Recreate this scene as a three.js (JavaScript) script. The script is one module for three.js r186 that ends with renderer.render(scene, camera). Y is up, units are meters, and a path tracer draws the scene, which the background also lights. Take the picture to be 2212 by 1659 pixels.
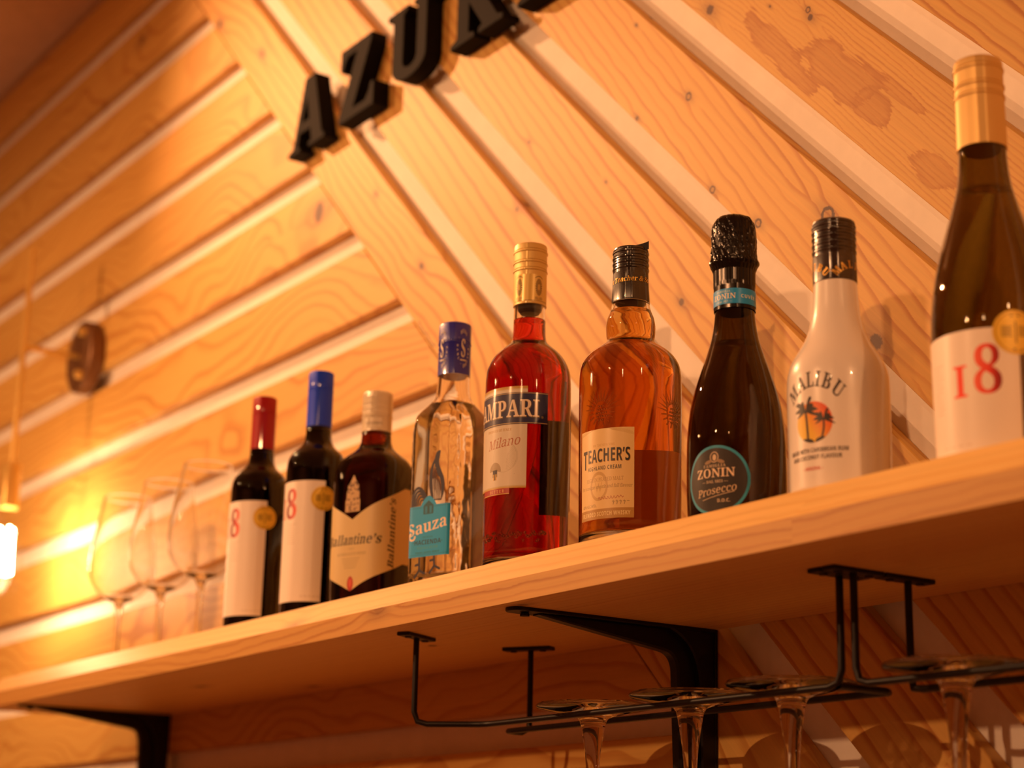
import * as THREE from 'three';
import { mergeGeometries, mergeVertices, toCreasedNormals } from 'three/addons/utils/BufferGeometryUtils.js';

// ---------------------------------------------------------------- camera, light, exposure
const scene = new THREE.Scene();
scene.background = new THREE.Color(0x000000);
const renderer = new THREE.WebGLRenderer({ antialias: true });
renderer.toneMapping = THREE.LinearToneMapping;
renderer.toneMappingExposure = 0.96;
renderer.shadowMap.enabled = true;

const camera = new THREE.PerspectiveCamera(23.873, 2212 / 1659, 0.05, 40);
camera.position.set(0, -0.2712, 1.0933);
{
  const right = new THREE.Vector3(0.56395, 0.02115, -0.82554), up = new THREE.Vector3(0.2098, 0.9632, 0.16799), back = new THREE.Vector3(0.79871, -0.26794, 0.53877);
  camera.quaternion.setFromRotationMatrix(new THREE.Matrix4().makeBasis(right, up, back));
}
camera.focus = 1.57;
camera.userData.fStop = 4.4;

const V2 = (x, y) => new THREE.Vector2(x, y), V3 = (x, y, z) => new THREE.Vector3(x, y, z);
const WARM = new THREE.Color().setRGB(1, 0.462, 0.192), FILAMENT = new THREE.Color().setRGB(1, 0.475, 0.198);
const CEIL = 1.354, FLOOR = -1.25, ROOM_L = -4.4, ROOM_R = 2.6, ROOM_F = 3.8, PT = 0.016;
// the lamps of the place: pendants over the bar, a ceiling spot, the wall lamp (built further down with these values)
const PENDANTS = [
  { at: [-2.95, 0.86, 1.8], cd: 6.6, cut: 7.5, label: 'pendant bulb hanging over the bar at the far left' },
  { at: [-1.05, 1.0, 2.7], cd: 7.6, cut: 2, label: 'pendant bulb hanging over the bar straight across from the bottles' },
  { at: [0.35, 1.0, 2.4], cd: 1.6, cut: 2, label: 'pendant bulb hanging over the bar behind the viewer' },
  { at: [1.4, 1.0, 0.75], cd: 3.4, cut: 4, label: 'pendant bulb hanging near the wall at the far right' },
];
const SPOT = { at: [-3.05, 1.29, 0.8], to: [-1.0, 0.35, 0], cd: 10.5, angle: 0.82, penumbra: 1 };
const SCONCE_CD = 0.05;

// ---------------------------------------------------------------- helpers
function rng(seed) { let a = seed >>> 0; return () => { a = (a + 0x6d2b79f5) | 0; let t = Math.imul(a ^ (a >>> 15), 1 | a); t = (t + Math.imul(t ^ (t >>> 7), 61 | t)) ^ t; return ((t ^ (t >>> 14)) >>> 0) / 4294967296; }; }
function hash(ix, iy, s) { let h = Math.imul(ix, 374761393) ^ Math.imul(iy, 668265263) ^ Math.imul(s, 1274126177); h = Math.imul(h ^ (h >>> 13), 1103515245); return ((h ^ (h >>> 16)) >>> 0) / 4294967296; }
function noise(x, y, s) {
  const ix = Math.floor(x), iy = Math.floor(y); let fx = x - ix, fy = y - iy; fx = fx * fx * (3 - 2 * fx); fy = fy * fy * (3 - 2 * fy);
  const a = hash(ix, iy, s), b = hash(ix + 1, iy, s), c = hash(ix, iy + 1, s), d = hash(ix + 1, iy + 1, s);
  return (a + (b - a) * fx + (c + (d - c) * fx - a - (b - a) * fx) * fy) * 2 - 1;
}
const sstep = (a, b, x) => { const t = Math.min(1, Math.max(0, (x - a) / (b - a))); return t * t * (3 - 2 * t); };
const taken = {};
function numbered(name) { const n = taken[name] = (taken[name] ?? -1) + 1; return n ? `${name}_${String(n).padStart(3, '0')}` : name; }
function thing(name, label, category, [x, y, z] = [0, 0, 0], group, kind) {
  const o = new THREE.Group(); o.name = numbered(name); o.position.set(x, y, z); scene.add(o);
  o.userData = { label, category }; if (group) o.userData.group = group; if (kind) o.userData.kind = kind;
  return o;
}
function part(name, geo, mat, parent, label) {
  const m = new THREE.Mesh(geo, mat); m.name = name; m.castShadow = m.receiveShadow = true; parent.add(m);
  if (label) m.userData.label = label;
  return m;
}
const std = (o) => new THREE.MeshStandardMaterial(o), phys = (o) => new THREE.MeshPhysicalMaterial(o);
const rgb = (r, g, b) => new THREE.Color().setRGB(r, g, b);
function canvasTex(w, h, draw) {
  const c = document.createElement('canvas'); c.width = w; c.height = h; const g = c.getContext('2d'); draw(g, w, h);
  const t = new THREE.CanvasTexture(c); t.colorSpace = THREE.SRGBColorSpace; t.anisotropy = 8; return t;
}
const box = (w, h, d, x = 0, y = 0, z = 0) => new THREE.BoxGeometry(w, h, d).translate(x, y, z);
// a bar of rectangular section with small chamfers
function bar(w, h, d, b = 0.001) {
  const s = new THREE.Shape(); s.moveTo(-w / 2, -h / 2); s.lineTo(w / 2, -h / 2); s.lineTo(w / 2, h / 2); s.lineTo(-w / 2, h / 2); s.closePath();
  const g = new THREE.ExtrudeGeometry(s, { depth: d - 2 * b, bevelEnabled: true, bevelThickness: b, bevelSize: b, bevelOffset: -b, bevelSegments: 1 });
  return g.translate(0, 0, -d / 2 + b);
}
function slab(points, z0, z1, b = 0.0012, curve = 4) {   // polygon in x,y given a thickness in z
  const s = points instanceof THREE.Shape ? points : new THREE.Shape(points.map(([x, y]) => V2(x, y)));
  const g = new THREE.ExtrudeGeometry(s, { depth: z1 - z0 - 2 * b, bevelEnabled: true, bevelThickness: b, bevelSize: b, bevelOffset: -b, bevelSegments: 1, curveSegments: curve });
  return g.translate(0, 0, z0 + b);
}
function rodPath(pts, r, bend = 0.012, seg = 8) {       // a bent wire with rounded corners
  const path = new THREE.CurvePath(); const P = pts.map((p) => V3(...p)); let last = P[0];
  for (let i = 1; i < P.length - 1; i++) {
    const a = P[i].clone().add(P[i - 1].clone().sub(P[i]).setLength(Math.min(bend, P[i].distanceTo(P[i - 1]) / 2.01)));
    const c = P[i].clone().add(P[i + 1].clone().sub(P[i]).setLength(Math.min(bend, P[i].distanceTo(P[i + 1]) / 2.01)));
    path.add(new THREE.LineCurve3(last, a)); path.add(new THREE.QuadraticBezierCurve3(a, P[i], c)); last = c;
  }
  path.add(new THREE.LineCurve3(last, P[P.length - 1]));
  const pts3 = []; for (const c of path.curves) { const n = c instanceof THREE.LineCurve3 ? 1 : 6; for (let i = 0; i < n; i++) pts3.push(c.getPoint(i / n)); } pts3.push(P[P.length - 1]);
  const poly = new PolyCurve(pts3); return new THREE.TubeGeometry(poly, pts3.length * 3, r, seg, false);
}
class PolyCurve extends THREE.Curve {
  constructor(p) { super(); this.p = p; this.d = [0]; for (let i = 1; i < p.length; i++) this.d.push(this.d[i - 1] + p[i].distanceTo(p[i - 1])); }
  getPoint(t, o = new THREE.Vector3()) { const L = t * this.d[this.d.length - 1]; let i = 1; while (i < this.p.length - 1 && this.d[i] < L) i++; const f = (L - this.d[i - 1]) / (this.d[i] - this.d[i - 1] || 1); return o.lerpVectors(this.p[i - 1], this.p[i], Math.min(1, Math.max(0, f))); }
  getPointAt(t, o) { return this.getPoint(t, o); }
}
// r(y) through measured points, without overshoot (all in millimetres)
function pchip(pts) {
  const n = pts.length, h = [], d = [], m = [];
  for (let i = 0; i < n - 1; i++) { h[i] = pts[i + 1][0] - pts[i][0]; d[i] = (pts[i + 1][1] - pts[i][1]) / h[i]; }
  m[0] = d[0]; m[n - 1] = d[n - 2];
  for (let i = 1; i < n - 1; i++) m[i] = d[i - 1] * d[i] <= 0 ? 0 : 2 * d[i - 1] * d[i] / (d[i - 1] + d[i]);
  return (y) => {
    if (y <= pts[0][0]) return pts[0][1]; if (y >= pts[n - 1][0]) return pts[n - 1][1];
    let i = 0; while (pts[i + 1][0] < y) i++;
    const t = (y - pts[i][0]) / h[i], t2 = t * t, t3 = t2 * t;
    return (2 * t3 - 3 * t2 + 1) * pts[i][1] + (t3 - 2 * t2 + t) * h[i] * m[i] + (3 * t2 - 2 * t3) * pts[i + 1][1] + (t3 - t2) * h[i] * m[i + 1];
  };
}
const MM = 0.001;
function lathe(pts, seg = 64) { let a = 0; for (let i = 1; i < pts.length; i++) a += (pts[i][0] + pts[i - 1][0]) * (pts[i][1] - pts[i - 1][1]); if (a < 0) pts = [...pts].reverse(); return new THREE.LatheGeometry(pts.map(([r, y]) => V2(Math.max(r, 0) * MM, y * MM)), seg); }
// lathe with crisp edges: [r, y] in mm
function turned(pts, seg = 64, crease = 0.6) { return toCreasedNormals(lathe(pts, seg).toNonIndexed(), crease); }

// ---------------------------------------------------------------- timber: colour and grain only
function woodTex({ seed, W = 1024, H = 128, len = 2, wid = 0.1, early = [216, 172, 93], late = [179, 117, 48], ring = 0.011, slant = 0, warp = 0.02, fu = 1.3, fv = 6, contrast = 1, knots = [], stains = [], cracks = [], tone = 0 }) {
  const data = new Uint8Array(W * H * 4); const R = rng(seed), ph = R() * 10;
  for (let j = 0; j < H; j++) {
    const v = (j + 0.5) / H * wid;
    for (let i = 0; i < W; i++) {
      const u = (i + 0.5) / W * len;
      let q = v + slant * u + warp * noise(u * fu + ph, v * fv, seed) + warp * 0.16 * noise(u * fu * 3.1, v * fv * 2.3, seed + 1) + 0.0012 * noise(u * 40, v * 60, seed + 2);
      let dark = 0, ringDark = 0;
      for (const k of knots) {
        const du = (u - k.u) / (k.r * (k.long ?? 2.2)), dv = (v - k.v) / k.r, d2 = du * du + dv * dv;
        if (d2 < 60) { q += (k.push ?? 1) * k.r * 1.6 * Math.sign(dv || 1) * Math.exp(-d2 / 9) * (1 - Math.exp(-d2)); }
        const e = Math.sqrt(((u - k.u) / (k.r * (k.oval ?? 1.15))) ** 2 + dv * dv) + 0.12 * noise(u * 700, v * 700, seed + 5);
        if (k.hollow) { ringDark = Math.max(ringDark, sstep(0.35, 0.15, Math.abs(e - 1.0))); }
        else dark = Math.max(dark, sstep(1.15, 0.7, e) * (k.dark ?? 0.8));
        dark = Math.max(dark, 0.28 * Math.exp(-d2 / 2.2) * (k.halo ?? 1));
      }
      const f0 = q / ring, f = f0 - Math.floor(f0);
      const line = sstep(0.55, 0.93, f) * sstep(1.0, 0.95, f) * (0.55 + 0.45 * noise(Math.floor(f0) * 1.7, u * 0.8, seed + 3));
      const streak = noise(u * 14, v * 1500, seed + 4) * 0.5 + noise(u * 5, v * 420, seed + 6) * 0.5;
      let t = Math.min(1, Math.max(0, contrast * line)) + 0.10 * noise(u * 2.1, v * 12, seed + 7);
      let m = 1 + 0.035 * streak + tone;
      let r = early[0] + (late[0] - early[0]) * t, g = early[1] + (late[1] - early[1]) * t, b = early[2] + (late[2] - early[2]) * t;
      let st = 0;
      for (const s of stains) {
        const c = Math.cos(s.a ?? 0), n = Math.sin(s.a ?? 0), du = u - s.u, dv = v - s.v, a = (du * c + dv * n) / s.ru, e = (-du * n + dv * c) / s.rv;
        const d = Math.sqrt(a * a + e * e) + 0.28 * noise(u * 45, v * 70, seed + 9) + 0.16 * noise(u * 60, v * 900, seed + 10);
        st = Math.max(st, sstep(1.04, 0.96, d) * (0.62 + 0.5 * sstep(0.6, 0.98, d) + 0.15 * noise(u * 30, v * 600, seed + 12)) * (s.k ?? 1));
      }
      r *= 1 - 0.13 * st; g *= 1 - 0.23 * st; b *= 1 - 0.33 * st;
      for (const c of cracks) { const dv = Math.abs(v - c.v - 0.0012 * noise(u * 160, 3, seed)); if (u > c.u0 && u < c.u1) dark = Math.max(dark, 0.7 * sstep(0.0016, 0.0004, dv) * (noise(u * 120, 7, seed) > -0.35 ? 1 : 0)); }
      dark = Math.max(dark, ringDark * 0.93);
      r = r * m * (1 - dark) + 58 * dark; g = g * m * (1 - dark) + 24 * dark; b = b * m * (1 - dark) + 16 * dark;
      const o = (j * W + i) * 4; data[o] = Math.min(255, Math.max(0, r)); data[o + 1] = Math.min(255, Math.max(0, g)); data[o + 2] = Math.min(255, Math.max(0, b)); data[o + 3] = 255;
    }
  }
  const t = new THREE.DataTexture(data, W, H, THREE.RGBAFormat); t.colorSpace = THREE.SRGBColorSpace; t.magFilter = THREE.LinearFilter; t.minFilter = THREE.LinearMipmapLinearFilter; t.generateMipmaps = true;
  t.wrapS = THREE.RepeatWrapping; t.wrapT = THREE.MirroredRepeatWrapping; t.anisotropy = 8; t.needsUpdate = true; return t;
}
const woodMat = (opts, rough = 0.55) => std({ map: woodTex(opts), roughness: rough });
function fineTex(seed, base, amp, W = 256, f = 40) {    // paint, metal: fine mottling only
  const data = new Uint8Array(W * W * 4);
  for (let j = 0; j < W; j++) for (let i = 0; i < W; i++) { const m = 1 + amp * (0.6 * noise(i / W * f, j / W * f, seed) + 0.4 * noise(i / W * f * 4, j / W * f * 4, seed + 1)); for (let k = 0; k < 3; k++) data[(j * W + i) * 4 + k] = Math.min(255, base[k] * m); data[(j * W + i) * 4 + 3] = 255; }
  const t = new THREE.DataTexture(data, W, W, THREE.RGBAFormat); t.colorSpace = THREE.SRGBColorSpace; t.magFilter = THREE.LinearFilter; t.wrapS = t.wrapT = THREE.RepeatWrapping; t.needsUpdate = true; return t;
}

// ---------------------------------------------------------------- the room
const paint = std({ map: fineTex(11, [240, 236, 230], 0.02), roughness: 0.9 });
const plainPaint = std({ map: fineTex(12, [118, 82, 60], 0.05), roughness: 0.9 });
const floorMat = woodMat({ seed: 90, W: 512, H: 512, len: 2, wid: 2, early: [128, 78, 54], late: [94, 56, 38], ring: 0.09, warp: 0.1, fu: 0.6, fv: 2 }, 0.5);
function metric(g, k = 1) { const p = g.attributes.position, n = g.attributes.normal, uv = new Float32Array(p.count * 2); for (let i = 0; i < p.count; i++) { const ax = Math.abs(n.getX(i)), ay = Math.abs(n.getY(i)); uv[2 * i] = (ax > 0.7 ? p.getZ(i) : p.getX(i)) * k; uv[2 * i + 1] = (ay > 0.7 ? p.getZ(i) : p.getY(i)) * k; } g.setAttribute('uv', new THREE.BufferAttribute(uv, 2)); return g; }
function structure(name, geo, mat) { const o = part(name, geo, mat, scene); o.userData.kind = 'structure'; return o; }
const RW = ROOM_R - ROOM_L, RX = (ROOM_R + ROOM_L) / 2, RH = CEIL - FLOOR, RY = (CEIL + FLOOR) / 2;
structure('floor', metric(box(RW + 0.2, 0.1, ROOM_F + 0.3, RX, FLOOR - 0.05, ROOM_F / 2)), floorMat);
structure('ceiling', metric(box(RW + 0.2, 0.1, ROOM_F + 0.3, RX, CEIL + 0.05, ROOM_F / 2)), std({ map: fineTex(13, [226, 196, 166], 0.03), roughness: 0.95 }));
structure('wall_left', metric(box(0.1, RH, ROOM_F + 0.3, ROOM_L - 0.05, RY, ROOM_F / 2)), plainPaint);
structure('wall_right', metric(box(0.1, RH, ROOM_F + 0.3, ROOM_R + 0.05, RY, ROOM_F / 2)), plainPaint);
structure('wall_front', metric(box(RW + 0.2, RH, 0.1, RX, RY, ROOM_F + 0.1)), plainPaint);

// back wall: white paint with planks on it, level on the left, slanting at 45 degrees on the right
const wallBack = new THREE.Group(); wallBack.name = 'wall_back'; wallBack.userData = { kind: 'structure' }; scene.add(wallBack);
part('plaster', metric(box(RW + 0.2, RH, 0.1, RX, RY, -PT - 0.05)), paint, wallBack, 'white painted wall between the planks');
function plankUV(g, dir, u0, v0, len, wid) {
  const p = g.attributes.position, uv = new Float32Array(p.count * 2);
  for (let i = 0; i < p.count; i++) { const x = p.getX(i), y = p.getY(i), z = p.getZ(i); uv[2 * i] = (x * dir[0] + y * dir[1] - u0) / len; uv[2 * i + 1] = (-x * dir[1] + y * dir[0] - v0 + z * 0.9) / wid; }
  g.setAttribute('uv', new THREE.BufferAttribute(uv, 2)); return g;
}
const PITCH = 0.133, PW = 0.0955, S0 = -1.44, SP = 0.1845, SW = 0.129, RT2 = Math.SQRT2;
{ // level planks; each ends against the first slanting one
  const tones = [0.02, -0.02, 0.0, 0.03, -0.03, 0.01, 0.02, -0.01, 0, 0.02, -0.02];
  const tex = [];
  for (let k = 0; k < 6; k++) tex.push({ seed: 200 + k * 17, W: 1024, H: 96, len: 2.2, wid: PW, ring: 0.02 + 0.004 * (k % 3), warp: 0.05 + 0.012 * (k % 2), fu: 4.5 + 1.2 * (k % 3), fv: 9, contrast: 0.8, slant: 0.004 });
  let n = 0;
  for (let top = 1.334; top > -0.75; top -= PITCH, n++) {
    const y1 = top, y0 = top - PW; const o = { ...tex[n % 6], seed: tex[n % 6].seed + n * 101, tone: tones[n % 11] };
    if (Math.abs(top - 0.669) < 0.01) o.knots = [{ u: 4.0 - 2.107, v: 0.625 - y0, r: 0.017, oval: 0.8, dark: 0.85, push: 2 }];
    const R = rng(700 + n); o.knots = o.knots ?? [];
    if (n % 3 === 1) o.knots.push({ u: 0.3 + R() * 1.5, v: 0.02 + R() * 0.05, r: 0.006 + R() * 0.004, dark: 0.5 });
    if (top < -0.2) { o.W = 256; o.H = 48; }
    const g = slab([[ROOM_L, y0], [S0 - y0 - 0.0015, y0], [S0 - y1 - 0.0015, y1], [ROOM_L, y1]], -PT, 0);
    plankUV(g, [1, 0], -4.0, y0, 2.2, PW);
    part('plank', g, woodMat(o), wallBack);
  }
}
{ // slanting planks
  const spec = [
    { ring: 0.02, warp: 0.045, fu: 3.6, fv: 8, contrast: 0.8, knots: [[-1.623, -1.358, 0.005], [-1.804, -1.347, 0.004], [-2.511, -1.422, 0.008], [-2.312, -1.374, 0.007]], cracks: [[-1.575, -1.515, -1.433]] },
    { ring: 0.019, warp: 0.012, fu: 1.5, fv: 5, contrast: 1.0, slant: 0.05, knots: [[-1.484, -1.139, 0.003]] },
    { ring: 0.014, warp: 0.007, fu: 1.1, fv: 5, contrast: 0.9, slant: 0.09, knots: [[-1.522, -1.041, 0.0025], [-1.143, -1.032, 0.004], [-1.35, -0.99, 0.002]] },
    { ring: 0.0125, warp: 0.005, fu: 1.0, fv: 4, contrast: 0.95, slant: 0.12, knots: [[-1.287, -0.803, 0.0035, 1], [-1.351, -0.882, 0.003], [-1.182, -0.88, 0.0032, 1], [-1.097, -0.869, 0.0036, 1], [-1.017, -0.796, 0.0065, 1], [-1.429, -0.775, 0.002], [-0.885, -0.875, 0.008]] },
    { ring: 0.0045, warp: 0.004, fu: 1, fv: 3, contrast: 0.5, slant: 0.05, tone: -0.03, knots: [[-1.321, -0.686, 0.0055], [-1.172, -0.609, 0.0035], [-1.18, -0.603, 0.0025, 1], [-1.235, -0.63, 0.0015]],
      stains: [{ u: -1.19, s: -0.672, ru: 0.075, rv: 0.012, a: -0.12 }, { u: -1.10, s: -0.642, ru: 0.062, rv: 0.021, a: 0.1 }, { u: -1.02, s: -0.618, ru: 0.05, rv: 0.006, k: 0.8 }, { u: -1.034, s: -0.652, ru: 0.024, rv: 0.0155 }, { u: -0.93, s: -0.668, ru: 0.03, rv: 0.013, k: 0.8 }] },
    { ring: 0.010, warp: 0.014, fu: 1.6, fv: 5, contrast: 1.1, slant: 0.06, tone: -0.05, knots: [[-0.95, -0.44, 0.006], [-0.7, -0.42, 0.005]] },
    { ring: 0.013, warp: 0.012, fu: 1.2, fv: 5, contrast: 1.0, slant: -0.04, knots: [[-0.8, -0.26, 0.006]] },
    { ring: 0.012, warp: 0.015, fu: 1.4, fv: 5, contrast: 0.9, knots: [] },
    { ring: 0.015, warp: 0.01, fu: 1.4, fv: 5, contrast: 0.9, knots: [] },
    { ring: 0.011, warp: 0.013, fu: 1.4, fv: 5, contrast: 0.9, knots: [] },
  ];
  const y1 = 1.334, y0 = -0.75, W = SW / RT2, LEN = 1.9;
  spec.forEach((q, k) => {
    const s0 = S0 + k * SP, s1 = s0 + SW, uT = -2.62 + Math.min(k, 5) * 0.13, big = k < 6;
    const toV = (s) => (s - s0) / RT2;
    const o = { seed: 900 + k * 31, W: big ? 2048 : 512, H: big ? 128 : 48, len: LEN, wid: W, ring: q.ring, warp: q.warp, fu: q.fu, fv: q.fv, contrast: q.contrast * 1.35, slant: q.slant ?? 0, tone: q.tone ?? 0,
      knots: q.knots.map(([u, s, r, hollow]) => ({ u: u - uT, v: toV(s), r, hollow, dark: 0.8 })),
      stains: (q.stains ?? []).map((e) => ({ ...e, u: e.u - uT, v: toV(e.s) })),
      cracks: (q.cracks ?? []).map(([a, b, s]) => ({ u0: a - uT, u1: b - uT, v: toV(s) })) };
    const g = slab([[s0 - y0, y0], [s1 - y0, y0], [s1 - y1, y1], [s0 - y1, y1]], -PT, 0);
    // along (1,-1), across (1,1)
    plankUV(g, [1 / RT2, -1 / RT2], uT, s0 / RT2, LEN, W);
    part('plank', g, woodMat(o), wallBack);
  });
}

// ---------------------------------------------------------------- shelf
const SX0 = -2.62, SX1 = 0.7, SD = 0.235, SB = -0.0376, SM = -0.0176, ST = 0.0081, SZT = 0.2093;
{
  const shelf = thing('shelf', 'long pale wooden wall shelf under the row of bottles', 'shelf', [(SX0 + SX1) / 2, SB, 0.0005]);
  const wood = { seed: 41, W: 2048, H: 512, len: 1.7, wid: 0.36, early: [233, 194, 120], late: [203, 148, 74], ring: 0.009, warp: 0.006, fu: 1.4, fv: 4, slant: 0.012, contrast: 0.45,
    knots: [{ u: 0.53, v: 0.173, r: 0.006, dark: 0.5 }, { u: 0.633, v: 0.274, r: 0.006, dark: 0.5 }, { u: 1.065, v: 0.177, r: 0.0045, dark: 0.75, halo: 0.3 }, { u: 0.95, v: 0.05, r: 0.007, dark: 0.3 }, { u: 1.35, v: 0.09, r: 0.005, dark: 0.5 }] };
  const s = new THREE.Shape(); const FE = SD - 0.0015, zz = [[0, 0], [FE, 0], [FE, SM - SB], [SZT, ST - SB], [0, ST - SB]]; zz.forEach(([z, y], i) => (i ? s.lineTo(z, y) : s.moveTo(z, y)));
  const L = SX1 - SX0, g = new THREE.ExtrudeGeometry(s, { depth: L - 0.0016, bevelEnabled: true, bevelThickness: 0.0008, bevelSize: 0.0008, bevelOffset: -0.0008, bevelSegments: 1 });
  g.translate(0, 0, -L / 2 + 0.0008); g.rotateY(-Math.PI / 2);   // shape x -> +z, extrusion -> -x
  const p = g.attributes.position, nn = g.attributes.normal, uv = new Float32Array(p.count * 2);
  for (let i = 0; i < p.count; i++) { const x = p.getX(i), y = p.getY(i), z = p.getZ(i); let v = nn.getY(i) < -0.5 ? 0.31 - z * 1 : Math.abs(nn.getX(i)) > 0.5 ? z : nn.getY(i) > 0.9 ? 0.12 + z : 0.03 + y * 1.0; uv[2 * i] = (Math.abs(nn.getX(i)) > 0.5 ? y * 0.3 : x + L / 2) / 1.7; uv[2 * i + 1] = v / 0.36; }
  g.setAttribute('uv', new THREE.BufferAttribute(uv, 2));
  part('board', g, woodMat(wood, 0.5), shelf);
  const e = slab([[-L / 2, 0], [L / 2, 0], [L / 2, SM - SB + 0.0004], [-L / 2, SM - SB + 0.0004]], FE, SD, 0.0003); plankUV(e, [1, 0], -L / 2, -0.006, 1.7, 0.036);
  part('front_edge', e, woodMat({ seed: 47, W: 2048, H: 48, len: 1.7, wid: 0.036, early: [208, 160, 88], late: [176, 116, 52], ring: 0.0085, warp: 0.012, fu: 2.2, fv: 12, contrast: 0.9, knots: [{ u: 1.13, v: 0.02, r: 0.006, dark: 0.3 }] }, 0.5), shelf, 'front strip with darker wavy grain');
}

// ---------------------------------------------------------------- iron work under the shelf
const iron = std({ map: fineTex(21, [26, 23, 23], 0.12), roughness: 0.42, metalness: 0.35 });
const screwMat = std({ color: rgb(0.03, 0.028, 0.028), roughness: 0.3, metalness: 0.8 });
function bracket(x, label) {
  const t = thing('shelf_bracket', label, 'bracket', [x, SB, 0], 'black shelf brackets');
  const Wd = 0.03, A = 0.224, Lg = 0.26;
  // flat strap under the shelf with a rounded tip, flat strap on the wall
  const s = new THREE.Shape(); s.moveTo(-Wd / 2, 0.002); s.lineTo(Wd / 2, 0.002); s.lineTo(0.011, A - 0.011); s.absarc(0, A - 0.011, 0.011, 0, Math.PI, false); s.closePath();
  const strap = slab(s, 0, 0.0032, 0.0006, 8).rotateX(Math.PI / 2);   // x,y -> x,z ; thickness down
  const w = new THREE.Shape(); w.moveTo(-Wd / 2, 0); w.lineTo(Wd / 2, 0); w.lineTo(0.012, -Lg + 0.012); w.absarc(0, -Lg + 0.012, 0.012, 0, -Math.PI, true); w.closePath();
  const back = slab(w, 0, 0.0032, 0.0006, 8).translate(0, -0.0005, 0.0005);
  part('arm', strap, iron, t); part('wall_strap', back, iron, t);
  // curved rib between the two straps
  const r = new THREE.Shape(); r.moveTo(0.002, -0.002); r.lineTo(A - 0.03, -0.002); r.lineTo(A - 0.03, -0.0045); r.lineTo(0.056, -0.023); r.quadraticCurveTo(0.042, -0.025, 0.041, -0.04); r.lineTo(0.036, -Lg + 0.06); r.lineTo(0.012, -Lg + 0.03); r.lineTo(0.002, -Lg + 0.03); r.closePath();
  const rib = slab(r, -0.0065, 0.0065, 0.002, 10).rotateY(-Math.PI / 2);   // x -> z
  part('rib', rib, iron, t);
  const edge = new THREE.Shape(); edge.moveTo(0.002, -0.002); edge.lineTo(0.06, -0.002); edge.quadraticCurveTo(0.024, -0.01, 0.02, -0.05); edge.lineTo(0.017, -0.2); edge.lineTo(0.002, -0.21); edge.closePath();
  part('flange', slab(edge, -0.013, 0.013, 0.0015, 10).rotateY(-Math.PI / 2), iron, t);
  for (const [px, py, pz, rx] of [[0, -0.0045, A - 0.018, 0], [0, -0.245, 0.004, 1]]) {
    const g = turned([[0, 0], [3.5, 0], [4.2, 1], [4.2, 3], [0, 3.2]], 16); if (rx) g.rotateX(Math.PI / 2); else g.rotateX(Math.PI); g.translate(px, py + (rx ? 0 : 0.001), pz); part('screw', g, screwMat, t);
  }
  return t;
}
bracket(-1.288, 'black iron shelf bracket between the hanging glasses, nearest the viewer');
bracket(-2.5, 'black iron shelf bracket at the far left end of the shelf');

function glassRack(x0, x1, open, label) {   // open: the end (-1 or 1) where the rails spread to let glasses in
  const t = thing('glass_rack', label, 'glass rack', [(x0 + x1) / 2, SB, 0], 'wire glass racks under the shelf');
  const h = (x1 - x0) / 2 * -open, y = -0.0845, r = 0.0029, k = 0.05 * -open;
  part('front_rail', rodPath([[-h, -0.002, 0.187], [-h, y, 0.187], [-h + k, y, 0.1375], [h, y, 0.1375], [h, -0.002, 0.1375]], r), iron, t);
  const end = open < 0 ? [h - 0.004, y, 0.1375] : [h, -0.002, 0.0805];   // the first rack closes in a loop, the second hangs from a leg
  part('rear_rail', rodPath([[-h, -0.002, 0.053], [-h, y, 0.053], [-h, y, 0.0805], [h - (open < 0 ? 0.004 : 0), y, 0.0805], end], r, 0.006), iron, t);
  const plate = (px, pz, ang) => {
    const s = new THREE.Shape(); const a = 0.026, b = 0.0066; s.moveTo(-a, -b); s.lineTo(a, -b); s.lineTo(a, b); s.lineTo(-a, b); s.closePath();
    const g = slab(s, 0, 0.0035, 0.0006).rotateX(Math.PI / 2).rotateY(ang).translate(px, 0, pz); const p = part('mounting_plate', g, iron, t);
    for (const k of [-1, 1]) part('screw', turned([[0, 0], [3.6, 0.1], [3, 1.4], [0, 1.8]], 16).rotateX(Math.PI).translate(px + k * 0.016 * Math.cos(ang), -0.0034, pz - k * 0.016 * Math.sin(ang)), screwMat, p);
  };
  plate(-h, 0.187, 0.5 - Math.PI / 2); plate(-h, 0.056, 0.55); plate(h, 0.1375, Math.PI / 2); if (open > 0) plate(h, 0.0835, Math.PI / 2);
  return t;
}
glassRack(-1.498, -0.975, -1, 'black wire glass rack under the middle of the shelf, in front of the bracket');
glassRack(-0.9602, -0.44, 1, 'black wire glass rack under the near right end of the shelf');

// ---------------------------------------------------------------- stemware
const clearGlass = phys({ color: 0xffffff, roughness: 0.0, transmission: 1, thickness: 0.002, ior: 1.5 });
function stemwareGeo() {  // mm, foot at y = 0
  const outer = [[0, 0], [42, 0], [42.6, 0.8], [42.2, 1.6], [34, 3], [22, 4.6], [12, 7.5], [7.5, 12], [5.2, 20], [4.1, 34], [3.7, 55], [3.9, 78], [5, 92], [8, 100]];
  const bowl = pchip([[100, 8], [103, 15], [108, 24], [116, 33.5], [128, 41.5], [142, 45.5], [156, 46.5], [180, 44.5], [215, 38.5], [252, 32.5]]);
  for (let y = 102; y <= 252; y += 3) outer.push([bowl(y), y]);
  const rim = [[32.1, 252.7], [31.4, 252.4]], inner = []; for (let y = 250; y >= 106; y -= 3) inner.push([Math.max(0.5, bowl(y) - 1.1), y]); inner.push([12, 104.4], [0, 103.4]);
  return mergeVertices(lathe([...outer, ...rim, ...inner], 56));
}
const stemware = stemwareGeo();
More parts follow.
